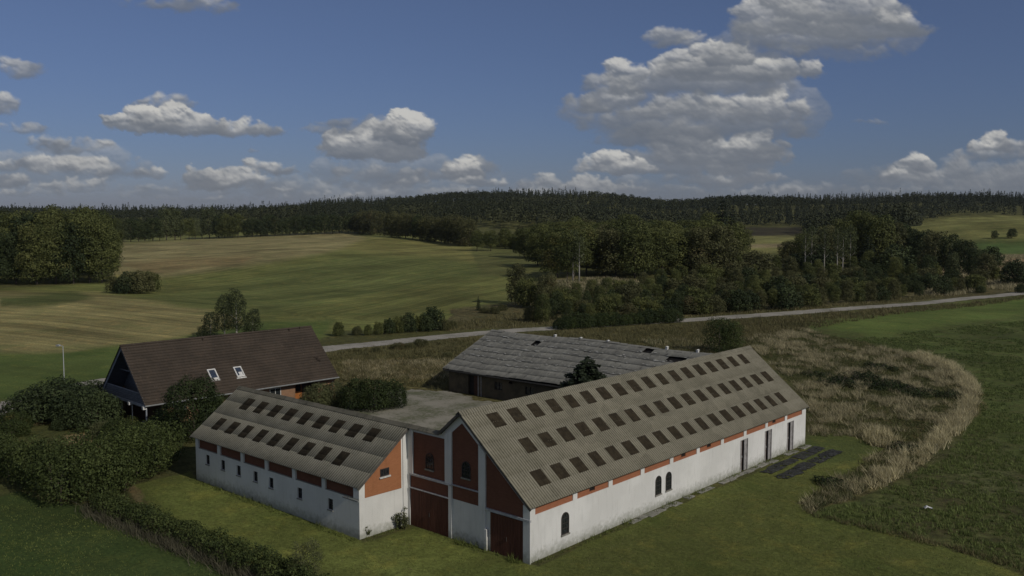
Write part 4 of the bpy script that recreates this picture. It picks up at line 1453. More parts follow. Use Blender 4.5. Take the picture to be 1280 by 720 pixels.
def trunk_mb(rng, H, r, base, Rw, nl=6, fork=0):
    b = MB()
    lean = rng.uniform(-.25, .25)
    b.tube([(0, 0, -.3), (0, 0, base * .6), (lean * .4, lean * .2, base + (H - base) * .35), (lean, lean * .5, base + (H - base) * .75)], [r * 1.25, r, r * .62, r * .16], 8)
    for i in range(nl):
        a = i * 2.4 + rng.uniform(-.4, .4)
        z0 = base * .8 + (H - base) * .08 * i
        e = Rw * rng.uniform(.5, .75)
        b.tube([(0, 0, z0), (math.cos(a) * e * .5, math.sin(a) * e * .5, z0 + e * .45), (math.cos(a) * e, math.sin(a) * e, z0 + e * .9)], [r * .42, r * .26, r * .08], 6)
    return b


PROTO = {}
def broadleaf(key, name, H, Rw, base, nlob, leaf, m, cover=1.2, seed=1, squash=.8, trunk='trunk', tr=.28, round_=2.0, inner=.25):
    rng = np.random.default_rng(seed)
    t = bpy.data.objects.new(name, None)
    L = crown_lobes(rng, H, Rw, base, nlob, squash, round_)
    c = foliage('crown', L, leaf, cover, M[m], t, seed, inner=inner)
    k = trunk_mb(rng, H, tr, base, Rw).build('trunk', M[trunk], t, smooth=True)
    PROTO[key] = (t, [c, k], H)


def conifer(key, name, H, Rw, base, leaf, m, seed=1, layers=16, droop=.25, flat=False, dens=10):
    rng = np.random.default_rng(seed)
    t = bpy.data.objects.new(name, None)
    PP, NN, TT = [], [], []
    for i in range(layers):
        f = i / (layers - 1)
        z = base + (H - base) * (f ** .9)
        R0 = Rw * ((1 - f) ** (.8 if not flat else .55)) * rng.uniform(.8, 1.1) + .12
        nb = int(5 + 8 * (1 - f))
        for k in range(nb):
            a = 2 * PI * k / nb + rng.uniform(0, 1) + i
            Rb = R0 * rng.uniform(.7, 1.12)
            n = int(max(5, Rb / leaf * dens))
            s = rng.uniform(.08, 1, n) ** .75
            sp = rng.normal(0, .17, n) * Rb * (1.15 - s * .7)
            x = math.cos(a) * s * Rb - math.sin(a) * sp
            y = math.sin(a) * s * Rb + math.cos(a) * sp
            zz = z - droop * Rb * s ** 1.4 + rng.normal(0, .05, n) * Rb + (.10 * Rb if flat else 0) * (1 - s)
            PP.append(np.stack([x, y, zz], 1)); NN.append(np.stack([x * .25, y * .25, np.full(n, Rb)], 1))
            ti = rng.random()
            TT.append(np.stack([np.clip(ti * .6 + s * .4, 0, 1), rng.random(n), rng.random(n)], 1))
    P = np.vstack(PP); N = np.vstack(NN); T = np.vstack(TT)
    N /= np.linalg.norm(N, axis=1)[:, None] + 1e-9
    q = leaf_cloud(P, N, leaf, rng, .7, .9)
    n = len(P)
    c = npmesh('crown', q, np.arange(4 * n), 4, M[m], t, {'tint': ('FACE', 'FLOAT_COLOR', np.hstack([T, np.ones((n, 1))]))})
    k = MB().tube([(0, 0, -.3), (0, 0, H * .5), (0, 0, H * .97)], [Rw * .07 + .04, Rw * .045 + .02, .02], 8).build('trunk', M['trunk'], t, smooth=True)
    PROTO[key] = (t, [c, k], H)


def thicket(key, name, H, Rw, leaf, m, seed=1, n=12, cover=1.25, stems=5):
    """a shrub: foliage to the ground with a few stems"""
    rng = np.random.default_rng(seed)
    t = bpy.data.objects.new(name, None)
    L = []
    for i in range(n):
        a = i * 2.399; r = Rw * math.sqrt((i + .3) / n) * .78
        top = H * (1 - .45 * (r / Rw) ** 2) * rng.uniform(.78, 1.05)
        lr = Rw * rng.uniform(.26, .40)
        L.append((math.cos(a) * r, math.sin(a) * r, max(lr * .6, top - lr * .8), lr, lr, lr * rng.uniform(.8, 1.1), rng.random()))
        if top > lr * 2.2:
            L.append((math.cos(a) * r * 1.05, math.sin(a) * r * 1.05, top * .38, lr * 1.1, lr * 1.1, top * .36, rng.random()))
    c = foliage('foliage', L, leaf, cover, M[m], t, seed, min_z=.02)
    b = MB()
    for i in range(stems):
        a = i * 2.4; e = Rw * .4
        b.tube([(math.cos(a) * .12 * Rw, math.sin(a) * .12 * Rw, -.2), (math.cos(a) * e * .6, math.sin(a) * e * .6, H * .4), (math.cos(a) * e, math.sin(a) * e, H * .75)], [.05 + H * .006, .035 + H * .004, .015], 6)
    k = b.build('stem', M['trunk'], t, smooth=True)
    PROTO[key] = (t, [c, k], H)


PLACED = 0
def put(key, P, height, rz, label, cat, group=None, wide=1.0, name=None):
    """a copy of a plant and of its parts (they share mesh data)"""
    global PLACED
    t, ch, H = PROTO[key]
    r = t.copy(); COL.objects.link(r)
    if name: r.name = name
    s = height / H
    r.location = (float(P[0]), float(P[1]), float(P[2]) - .05)
    r.rotation_euler = (0, 0, rz)
    r.scale = (s * wide, s * wide, s)
    for c in ch:
        d = c.copy(); COL.objects.link(d); d.parent = r
    tag(r, label, cat, group)
    PLACED += 1
    return r


def hide_protos():
    for t, ch, H in PROTO.values():
        for c in ch:
            bpy.data.objects.remove(c)
        bpy.data.objects.remove(t)


rnd = random.Random(11)
# --- plants of the far and middle distance (leaf clumps ~ one or two pixels)
for i in range(3):
    broadleaf('oak%d' % i, 'broadleaf_tree', 20, (7.2, 6.2, 6.8)[i], (2.4, 3.5, 1.6)[i], (20, 17, 22)[i], .56, 'leaf_oak', 1.25, 10 + i, .78, inner=.15)
broadleaf('dark0', 'broadleaf_tree', 18, 6.5, 1.5, 18, .56, 'leaf_dark', 1.25, 21, .8, inner=.15)
broadleaf('dark1', 'broadleaf_tree', 16, 5.2, 1.2, 16, .54, 'leaf_dark', 1.25, 22, .9, inner=.15)
broadleaf('willow0', 'willow_tree', 18, 4.8, 2.0, 26, .60, 'leaf_willow', .95, 31, 1.15, inner=.4)
broadleaf('brown0', 'broadleaf_tree', 15, 6.0, .6, 17, .54, 'leaf_brown', 1.25, 41, .8, inner=.15)
broadleaf('brown1', 'broadleaf_tree', 16, 5.6, 1.0, 17, .54, 'leaf_brown', 1.25, 42, .85, inner=.15)
broadleaf('birchfar', 'birch_tree', 19, 2.9, 7.5, 18, .50, 'leaf_willow', .55, 51, 1.1, trunk='birch_bark', tr=.24, inner=.5)
conifer('spruce0', 'spruce_tree', 24, 4.2, 1.5, .6, 'needle', 61, 20)
conifer('pine0', 'pine_tree', 22, 6.5, 3, .62, 'needle', 62, 14, .05, True)
thicket('bush0', 'bush', 7, 4.0, .42, 'leaf_brown', 71, 12)
thicket('bush1', 'bush', 6, 3.4, .42, 'leaf_dark', 72, 12)
thicket('bush2', 'bush', 8, 3.6, .42, 'leaf_oak', 73, 14)
conifer('young_spruce', 'spruce_tree', 7, 1.5, .2, .3, 'needle', 63, 14)
ORD = ['', 'second', 'third', 'fourth', 'fifth', 'sixth', 'seventh', 'eighth', 'ninth', 'tenth', 'eleventh', 'twelfth', 'thirteenth', 'fourteenth', 'fifteenth', 'sixteenth', 'seventeenth', 'eighteenth', 'nineteenth', 'twentieth',
       'twenty-first', 'twenty-second', 'twenty-third', 'twenty-fourth', 'twenty-fifth', 'twenty-sixth', 'twenty-seventh', 'twenty-eighth', 'twenty-ninth', 'thirtieth', 'thirty-first', 'thirty-second', 'thirty-third', 'thirty-fourth', 'thirty-fifth']
def nth(i, side='from the left'):
    return ('first ' if i == 0 else ORD[i] + ' ') + side


def place_px(key, px, pyb, hpx, label, cat, group=None, wide=1.0, name=None, rz=None):
    P = hit(px, pyb)
    h = hpx * dist(P) / FPX
    return put(key, P, h, rnd.uniform(0, 6.28) if rz is None else rz, label, cat, group, wide, name)


# left grove: front row, then the rows behind it
fx = [-62, -34, -6, 20, 46, 70, 92, 112, 128]
for i, x in enumerate(fx):
    k = ['oak2', 'oak0', 'oak1', 'dark0', 'oak2', 'oak0', 'dark0', 'oak1', 'oak2'][i]
    vis = [x_ for x_ in fx if x_ > -30]
    lab = 'broad dark tree in the front row of the left grove, ' + nth(max(0, vis.index(x)) if x in vis else 0) if x in vis else 'broad tree of the left grove cut by the left picture edge'
    place_px(k, x, 356 - abs(x - 40) * .03, [80, 78, 74, 72, 76, 78, 82, 84, 74][i] + rnd.uniform(-3, 3), lab, 'tree', 'trees of the grove on the left', .95)
for r_, (yb, n, top) in enumerate(((346, 9, 266), (337, 9, 262))):
    for i in range(n):
        x = -50 + i * 22 + rnd.uniform(-6, 6) + r_ * 9
        if x > 130: x = 128 - r_ * 6
        place_px(rnd.choice(['oak0', 'oak1', 'oak2', 'dark0']), x, yb, yb - top + rnd.uniform(-4, 5), 'tree crown rising behind the front row of the left grove', 'tree', 'rear trees of the left grove', .9)
for i, (x, yb, h) in enumerate(((147, 366, 22), (160, 367, 28), (176, 367, 31), (189, 364, 27))):
    place_px(['bush0', 'bush1', 'bush0', 'bush2'][i], x, yb, h, ['low bush at the left end of the clump in the field', 'dark round bush left of centre in the field clump', 'tallest bush in the middle of the field clump', 'bush at the right end of the clump in the field'][i], 'bush', 'bushes in the stubble field beside the grove', 1.0)
# windbreak at the back of the stubble field
n = 34
for i in range(n):
    x = 146 + i * 9.0 + rnd.uniform(-1.5, 1.5)
    yb = 303 - (x - 146) * .040
    tall = abs(x - 213) < 9 or abs(x - 263) < 6
    k = 'willow0' if (tall or rnd.random() < .25) else rnd.choice(['oak1', 'dark1', 'oak2', 'dark0'])
    if x > 300: k = rnd.choice(['dark0', 'dark1', 'dark1'])
    h = (40 if tall else 28) + rnd.uniform(-3, 3) - (3 if x > 300 else 0)
    place_px(k, x, yb, h, ('tall pale willow' if tall else 'tree') + ' of the windbreak behind the stubble field, ' + nth(i), 'tree', 'windbreak trees behind the stubble field', 1.05)
# hedgerow on the crest
n = 17
for i in range(n):
    f = i / (n - 1)
    x = 445 + f * 142; yb = 291.5 + 16.5 * f ** 1.15
    h = [22, 27, 29, 30, 29, 30, 31, 31, 31, 31, 31, 30, 31, 33, 34, 34, 33][i] + rnd.uniform(-1.5, 1.5)
    place_px(rnd.choice(['brown0', 'brown1', 'brown0', 'dark1']), x, yb, h, 'rounded brownish tree of the hedgerow on the field crest, ' + nth(i), 'tree', 'hedgerow trees on the crest of the field', 1.0)
for i, (x, yb, h) in enumerate(((603, 307, 17), (612, 309, 15), (624, 309, 19), (640, 311, 20), (655, 312, 22))):
    place_px(['bush2', 'willow0', 'bush0', 'bush2', 'brown0'][i], x, yb, h, 'bush in the gap between hedgerow and woodland, ' + nth(i), 'bush', 'bushes between hedgerow and woodland', 1.2)
# central woodland
def wood_top(x):
    xs = [600, 640, 680, 700, 760, 800, 850, 880, 905, 925, 945]
    ys = [296, 288, 276, 273, 272, 268, 276, 268, 266, 282, 300]
    return float(np.interp(x, xs, ys))
W1 = []
for yb, x0, x1, st in ((312, 600, 925, 17), (322, 655, 928, 17), (333, 672, 925, 17), (345, 700, 900, 18)):
    x = x0
    while x < x1:
        W1.append((x + rnd.uniform(-4, 4), yb + rnd.uniform(-3, 3)))
        x += st
for (x, yb) in W1:
    top = wood_top(x) + rnd.uniform(-3, 7) + (yb - 312) * .35
    k = rnd.choice(['oak0', 'oak1', 'oak2', 'oak2', 'dark0', 'brown1', 'oak0'])
    place_px(k, x, yb, max(26, yb - top), 'broadleaf tree in the dense woodland beyond the road, centre of the view', 'tree', 'trees of the central woodland', 1.25)
place_px('pine0', 902, 322, 74, 'tall dark pine standing above the right end of the central woodland', 'tree', None, .62)
place_px('spruce0', 914, 325, 66, 'dark narrow spruce at the right edge of the central woodland', 'tree', None, 1.1)
for i, (x, yb, h, k) in enumerate(((716, 352, 66, 'birchfar'), (724, 353, 60, 'birchfar'), (709, 352, 62, 'oak1'))):
    place_px(k, x, yb, h, ['slim tree with bare pale trunk at the woodland clearing', 'second slim bare-trunked tree at the woodland clearing', 'broad tree left of the two slim ones at the clearing'][i], 'tree', None, 1.0 if k == 'birchfar' else .9)
for i, (x, yb, h, k) in enumerate(((648, 380, 52, 'brown1'), (660, 384, 40, 'bush2'), (684, 386, 44, 'brown0'), (678, 404, 38, 'oak2'), (664, 402, 22, 'bush0'))):
    place_px(k, x, yb, h, ['slender tree at the left end of the roadside scrub', 'low leafy bush behind the roadside scrub', 'rounded tree at the edge of the green field', 'dense round tree where the scrub meets the road', 'small bush left of the dense round roadside tree'][i], 'tree' if 'bush' not in k else 'bush', None, .9)
# scrub belt along the far side of the road
S = []
for off, st in ((3, 15), (10, 16), (18, 17), (27, 18), (37, 20), (48, 24)):
    x = 694 + off * .3
    while x < 1236:
        lo = float(np.interp(x, [690, 850, 1000, 1100, 1180, 1240], [404, 397, 387, 379, 371, 362]))
        up = float(np.interp(x, [690, 780, 850, 930, 1000, 1100, 1180, 1240], [372, 366, 345, 340, 338, 334, 338, 350]))
        yb = lo - off
        if yb > up:
            S.append((x + rnd.uniform(-4, 4), yb + rnd.uniform(-1.5, 1.5), lo))
        x += st
for (x, yb, lo) in S:
    if x > 1150 and rnd.random() < .45: continue
    h = rnd.uniform(19, 32) * (1.0 if x < 1120 else .68)
    if lo - yb < 5 and x < 1000: h *= 1.05
    k = rnd.choice(['bush1', 'bush2', 'bush0', 'dark1', 'oak1', 'bush2', 'brown1', 'oak2'])
    place_px(k, x, yb, h, 'dense green scrub tree in the belt behind the gravel road', 'tree', 'scrub trees behind the gravel road', 1.15 if 'bush' in k else 1.0)
place_px('spruce0', 799, 400, 22, 'small dark spruce at the roadside in front of the scrub belt', 'tree', None, 1.0)
# right wood with bare birches
for i in range(15):
    x = 985 + (i % 8) * 22 + rnd.uniform(-5, 5); yb = 326 + (i // 8) * 9 + rnd.uniform(-2, 2)
    top = float(np.interp(x, [985, 1030, 1060, 1095, 1110, 1140], [300, 284, 268, 266, 280, 290]))
    place_px(rnd.choice(['dark0', 'oak0', 'oak2', 'brown1']), x, yb, yb - top + rnd.uniform(-3, 4), 'broadleaf tree of the wood on the right behind the pale birches', 'tree', 'trees of the right wood', 1.05)
for i, (x, yb, h) in enumerate(((1006, 340, 56), (1014, 338, 58), (1030, 341, 58), (1046, 344, 62), (1053, 346, 60), (1062, 344, 64))):
    place_px('birchfar', x, yb, h, 'slim birch with pale bare trunk in the right wood, ' + nth(i), 'birch', 'pale birches of the right wood', .9)
for i, (x, yb, h, k) in enumerate(((1084, 340, 46, 'pine0'), (1098, 334, 48, 'dark0'), (1118, 330, 54, 'dark0'), (1135, 334, 52, 'dark1'), (1120, 345, 40, 'bush1'), (1150, 336, 50, 'dark0'), (1168, 340, 52, 'brown1'), (1186, 342, 50, 'dark1'), (1204, 344, 46, 'dark0'), (1218, 350, 40, 'dark1'), (1232, 352, 36, 'brown1'), (1238, 334, 26, 'bush1'), (1190, 350, 34, 'willow0'), (1160, 352, 34, 'dark1'))):
    place_px(k, x, yb, h, 'dark tree in the right half of the right wood, ' + nth(i), 'tree', 'dark trees at the right end of the wood', 1.1)
for i, (x, yb, h) in enumerate(((1210, 362, 16), (1243, 352, 20), (1270, 356, 32), (1292, 352, 30), (1262, 340, 14), (1225, 366, 10), (1276, 366, 12), (1188, 368, 10))):
    place_px(rnd.choice(['bush0', 'bush1', 'bush2']), x, yb, h, 'bush among the dry grass by the road on the right, ' + nth(i), 'bush', 'bushes in the dry grass on the right', 1.0)
place_px('dark1', 1243, 298.5, 10.5, 'left of two round dark trees alone on the hill field', 'tree', 'round trees on the hill field', 1.5)
place_px('dark0', 1264.5, 298, 13, 'right and larger of two round dark trees on the hill field', 'tree', 'round trees on the hill field', 1.35)
# roadside bushes in front of the field
RB = [(423, 420, 20, 'bush2'), (446, 419, 13, 'bush0'), (460, 419, 15, 'bush2'), (473, 418, 18, 'bush2'), (486, 417, 20, 'bush1'), (498, 416, 23, 'bush2'), (511, 415, 25, 'bush1'), (524, 414, 22, 'bush2'), (541, 413, 31, 'bush1'), (532, 414, 24, 'bush1'), (556, 413, 16, 'bush0'), (566, 412, 13, 'bush0')]
for i, (x, yb, h, k) in enumerate(RB):
    place_px(k, x, yb, h, ('lone rounded bush beside the track opening' if i == 0 else 'bush in the row on the field side of the road, ' + nth(i - 1)), 'bush', 'bushes along the field side of the road', .8)
place_px('young_spruce', 598, 388, 18, 'little pointed spruce alone at the foot of the green field', 'tree', None, 1.0)
for i, (x, yb, h) in enumerate(((605, 391, 8), (618, 392, 10), (628, 388, 9))):
    place_px('bush0', x, yb, h, 'tiny bush beside the little pointed spruce, ' + nth(i), 'bush', 'tiny bushes beside the little spruce', 1.3)
for i, (x, yb, h) in enumerate(((497, 437, 10), (526, 433, 11), (512, 436, 8), (470, 440, 7), (560, 447, 8), (585, 452, 8))):
    place_px('bush0', x, yb, h, 'low flat shrub in the rough meadow behind the yard, ' + nth(i), 'shrub', 'low shrubs in the rough meadow', 1.6)

# --- the far forest: one mass that clothes the hills to the skyline
def far_forest():
    rng = np.random.default_rng(99)
    PTS = []
    for v0, v1, st in ((560, 1000, 11.5), (1000, 1500, 14), (1500, 1900, 17)):
        v = v0
        while v < v1:
            half = v * .66
            us = np.arange(-half, half, st) + rng.uniform(-st * .4, st * .4)
            for u in us:
                PTS.append((u + rng.uniform(-4, 4), v + rng.uniform(-5, 5)))
            v += st * (1.0 if v0 < 1000 else 1.15)
    PTS = np.array(PTS)
    u, v = PTS[:, 0], PTS[:, 1]
    x = CAM[0] + RT[0] * u + FH[0] * v; y = CAM[1] + RT[1] * u + FH[1] * v
    z = ground(x, y)
    px, py, _ = project(np.stack([x, y, z], 1))
    # edge of the forest as seen on the ground
    edge = np.interp(px, [-200, 0, 150, 300, 430, 445, 470, 520, 600, 660, 900, 926, 1003, 1010, 1140, 1150, 1190, 1240, 1400], [282, 282, 282, 282, 279, 273, 273, 277, 284, 290, 296, 284, 284, 302, 302, 281, 275, 273, 272])
    keep = py < edge + rng.uniform(-1.5, .5, len(py))
    gap = (px > 405) & (px < 475) & (py > 274.5) & (py < 281)
    keep &= ~gap
    # keep only what can be seen: thin out the middle of each slope
    x, y, z, v, px = x[keep], y[keep], z[keep], v[keep], px[keep]
    n = len(x)
    con = (fbm(x / 150, y / 150, 44, 3) + rng.uniform(-.05, .05, n)) > .55
    con |= (px > 380) & (px < 480) & (v > 900)
    h = np.where(con, rng.uniform(13, 18, n), rng.uniform(12, 17, n))
    h = h * (1 + .22 * (rng.random(n) < .10) * con)
    h = np.where((px > 385) & (px < 450) & (v > 1100), h * 1.2, h)
    hue = fbm(x / 110, y / 110, 45, 3)
    V, T = [], []
    k_ = 110
    for isc in (True, False):
        I = np.nonzero(con == isc)[0]
        m = len(I)
        if isc:
            f = rng.random((m, k_)) ** 1.1
            a = rng.uniform(0, 2 * PI, (m, k_))
            R0 = (h[I][:, None] * .21) * (1 - f) ** .8 * rng.uniform(.6, 1.1, (m, k_)) + .1
            X = np.cos(a) * R0; Y = np.sin(a) * R0; Z = h[I][:, None] * (.08 + .92 * f)
            N = np.stack([np.cos(a), np.sin(a), np.full(a.shape, .9)], -1)
            sz = 1.6 * (1 - f * .4)
        else:
            d = rng.normal(0, 1, (m, k_, 3)); d /= np.linalg.norm(d, axis=2)[..., None]
            d[..., 2] = np.abs(d[..., 2]) * 1.3 - .35
            R0 = h[I][:, None] * .36 * rng.uniform(.82, 1.1, (m, k_)) * (1 + .2 * np.sin(d[..., 0] * 6 + I[:, None]) * np.sin(d[..., 1] * 6))
            X = d[..., 0] * R0; Y = d[..., 1] * R0; Z = h[I][:, None] * .56 + d[..., 2] * h[I][:, None] * .40
            N = d.copy(); sz = np.full((m, k_), 1.65)
        P = np.stack([X + x[I][:, None], Y + y[I][:, None], Z + z[I][:, None]], -1).reshape(-1, 3)
        q = leaf_cloud(P, N.reshape(-1, 3), sz.ravel(), rng, .8, .7)
        base = np.clip((hue[I] - .28) * 1.9 + rng.uniform(-.2, .2, m), 0, 1)[:, None] * (.35 if isc else 1.0)
        t0 = np.clip(base + rng.normal(0, .1, (m, k_)), 0, 1)
        t1 = np.repeat((rng.random(m) * (0.2 if isc else 1.0))[:, None], k_, 1)
        t2 = .35 + rng.random((m, k_)) * (.2 if isc else .3)
        T.append(np.stack([t0, t1, t2, np.ones_like(t0)], -1).reshape(-1, 4)); V.append(q)
    V = np.vstack(V); T = np.vstack(T)
    o = npmesh('forest', V, np.arange(len(V)), 4, M['far_leaf'], None, {'tint': ('FACE', 'FLOAT_COLOR', T)})
    tag(o, 'dark forest of spruce and broadleaf covering the hills along the whole skyline', 'forest', kind='stuff')
    print('forest trees', n, 'faces', len(T))
far_forest()
# ------------------------------------------------------------------ plants near the buildings (fine leaves)
def lobes_in_poly(poly, spacing, hfun, rng, lr=(.7, 1.1)):
    poly = np.asarray(poly)
    x0, y0 = poly.min(0); x1, y1 = poly.max(0)
    L = []
    for x in np.arange(x0, x1, spacing):
        for y in np.arange(y0, y1, spacing):
            a, b = x + rng.uniform(-.4, .4) * spacing, y + rng.uniform(-.4, .4) * spacing
            d = sdist(np.array([a]), np.array([b]), poly.tolist())[0]
            if d < -.2: continue
            H = hfun(a, b, d) * rng.uniform(.82, 1.12)
            r = rng.uniform(*lr)
            L.append((a, b, max(r * .5, H - r), r, r, r * rng.uniform(.8, 1.1), rng.random()))
            if d < spacing * 1.7:
                L.append((a, b, H * .38, r * 1.05, r * 1.05, H * .40, rng.random()))
    return L


def rel(L, O):
    L = np.array(L, float)
    L[:, 0] -= O[0]; L[:, 1] -= O[1]
    return L


def big_hedge():
    front = [(-120, 520), (-60, 566), (0, 598), (37, 618), (67, 629), (110, 638), (128, 630), (150, 618), (168, 607), (187, 598), (208, 590)]
    backs = [(212, 570), (190, 578), (150, 592), (100, 602), (60, 606), (30, 594), (0, 572), (-60, 542), (-120, 506)]
    poly = [tuple(hit(*p)[:2]) for p in front + backs]
    O = hit(100, 615)
    t = empty('hedge', tuple(O), 0, 'thick overgrown green hedge between the dark field and the farmhouse garden', 'hedge')
    rng = np.random.default_rng(3)
    L = lobes_in_poly(poly, 1.25, lambda a, b, d: 2.2 + .9 * min(1, max(0, d)) + 1.0 * float(fbm(np.array([a / 6]), np.array([b / 6]), 5, 3)[0]), rng, (.75, 1.2))
    L = rel(L, O); L[:, 6] = np.clip(L[:, 6] * .6 + .4 * fbm(L[:, 0] / 5, L[:, 1] / 5, 8, 3) , 0, 1)
    foliage('foliage', L, .175, 1.0, M['leaf_hedge'], t, 5, min_z=-.1)
    b = MB()
    for i in range(0, len(L), 9):
        x, y = L[i][0], L[i][1]
        b.tube([(x, y, -.2), (x + rng.uniform(-.2, .2), y + rng.uniform(-.2, .2), 1.2), (x + rng.uniform(-.4, .4), y, 2.2)], [.05, .035, .015], 5)
    tag(b.build('stems', M['trunk'], t), kind='stuff')
big_hedge()


def low_hedge():
    C = [(122, 636), (150, 648), (190, 664), (235, 682), (285, 703), (335, 724), (390, 750), (460, 790)]
    P = [hit(*p)[:2] for p in C]
    rng = np.random.default_rng(6)
    L = []; B = []
    O = hit(235, 682)
    for i in range(len(P) - 1):
        a, b = np.array(P[i]), np.array(P[i + 1]); l = np.linalg.norm(b - a); d = (b - a) / l; n = np.array([-d[1], d[0]])
        if n @ (np.array([0, 1])) < 0: n = -n
        for k in np.arange(0, l, .42):
            for off, h in ((.55, 1.25), (-.1, 1.15)):
                q = a + d * (k + rng.uniform(-.2, .2)) + n * (off + rng.uniform(-.2, .2))
                H = h * rng.uniform(.7, 1.15)
                r = rng.uniform(.38, .6)
                L.append((q[0], q[1], max(.25, H - r), r, r, r, rng.random()))
                L.append((q[0], q[1], .35, r, r, .42, rng.random()))
            for _ in range(10):
                q = a + d * (k + rng.uniform(-.3, .3)) + n * rng.uniform(-1.15, -.1)
                B.append((q[0], q[1]))
    t = empty('low_hedge', tuple(O), 0, 'low uneven hedge with grey dead brush running to the lower picture edge', 'hedge')
    foliage('foliage', rel(L, O), .135, 1.05, M['leaf_hedge'], t, 15, min_z=-.1)
    B = np.array(B)
    Pn = np.stack([B[:, 0] - O[0], B[:, 1] - O[1], np.zeros(len(B)) - .05], 1)
    tag(blades('dead_brush', Pn, rng.uniform(.35, .95, len(Pn)), 9, .22, .035, M['dry_brush'], 16, parent=t, lean=.5), kind='stuff')


def blades(name, P, h, nb, spread, width, m, seed, parent=None, lean=.35, patch=None):
    """tufts of grass: nb narrow three-cornered blades at each point"""
    rng = np.random.default_rng(seed)
    n = len(P)
    base = np.repeat(P, nb, 0) + np.concatenate([rng.normal(0, spread, (n * nb, 2)), np.zeros((n * nb, 1))], 1)
    H = np.repeat(h, nb) * rng.uniform(.55, 1.1, n * nb)
    a = rng.uniform(0, 2 * PI, n * nb)
    ld = rng.normal(0, lean, (n * nb, 2)) + np.array([-.12, -.05])
    tip = base + np.stack([ld[:, 0] * H, ld[:, 1] * H, H], 1)
    wv = np.stack([np.cos(a), np.sin(a), np.zeros(n * nb)], 1) * (width * rng.uniform(.6, 1.4, n * nb))[:, None] * .5
    V = np.stack([base - wv, base + wv, tip], 1).reshape(-1, 3)
    tt = np.repeat(rng.random(n) if patch is None else np.clip(patch + rng.normal(0, .14, n), 0, 1), nb)
    gg = np.repeat(rng.random(n), nb)
    T = np.stack([np.clip(tt + rng.normal(0, .1, n * nb), 0, 1), gg, rng.random(n * nb), np.ones(n * nb)], 1)
    o = npmesh(name, V, np.arange(3 * n * nb), 3, m, parent, {'tint': ('FACE', 'FLOAT_COLOR', T)})
    return o
low_hedge()


def scatter(polypx, dens, rng, world=None):
    W_ = world if world is not None else [tuple(hit(*p)[:2]) for p in polypx]
    A = np.array(W_)
    x0, y0 = A.min(0); x1, y1 = A.max(0)
    n = int((x1 - x0) * (y1 - y0) * dens)
    x = rng.uniform(x0, x1, n); y = rng.uniform(y0, y1, n)
    k = sdist(x, y, W_) > 0
    return x[k], y[k]


# prototypes with fine leaves
for i, (m_, sd_) in enumerate((('leaf_yard', 81), ('leaf_yard', 82), ('leaf_hedge', 83), ('leaf_pale', 84), ('leaf_juniper', 85))):
    thicket('near%d' % i, 'bush', 3.2, 2.2, .17, m_, sd_, 16, 1.25)
broadleaf('neartree', 'broadleaf_tree', 6.2, 3.3, .5, 34, .20, 'leaf_yard', 1.15, 91, .85, tr=.14)
broadleaf('weedbush', 'shrub', 3.2, 2.0, .1, 16, .11, 'leaf_pale', .5, 96, .75, tr=.04, inner=.6)
broadleaf('opentree', 'broadleaf_tree', 6.2, 2.9, .5, 17, .20, 'leaf_hedge', .75, 95, .75, tr=.14, inner=.5)
broadleaf('birchnear', 'birch_tree', 9.5, 2.1, 1.8, 34, .22, 'leaf_birch', .8, 92, 1.5, trunk='birch_bark', tr=.17, inner=.45)
broadleaf('birchside', 'birch_tree', 5.2, 1.7, .7, 20, .22, 'leaf_birch', .95, 93, 1.2, trunk='birch_bark', tr=.1, inner=.4)
conifer('nearpine', 'pine_tree', 4.8, 2.1, .2, .17, 'needle', 64, 17, .02, True, 26)
conifer('thuja', 'conifer', 4.0, 1.5, .1, .15, 'leaf_yard', 65, 18, .0, True)
rnd = random.Random(5)
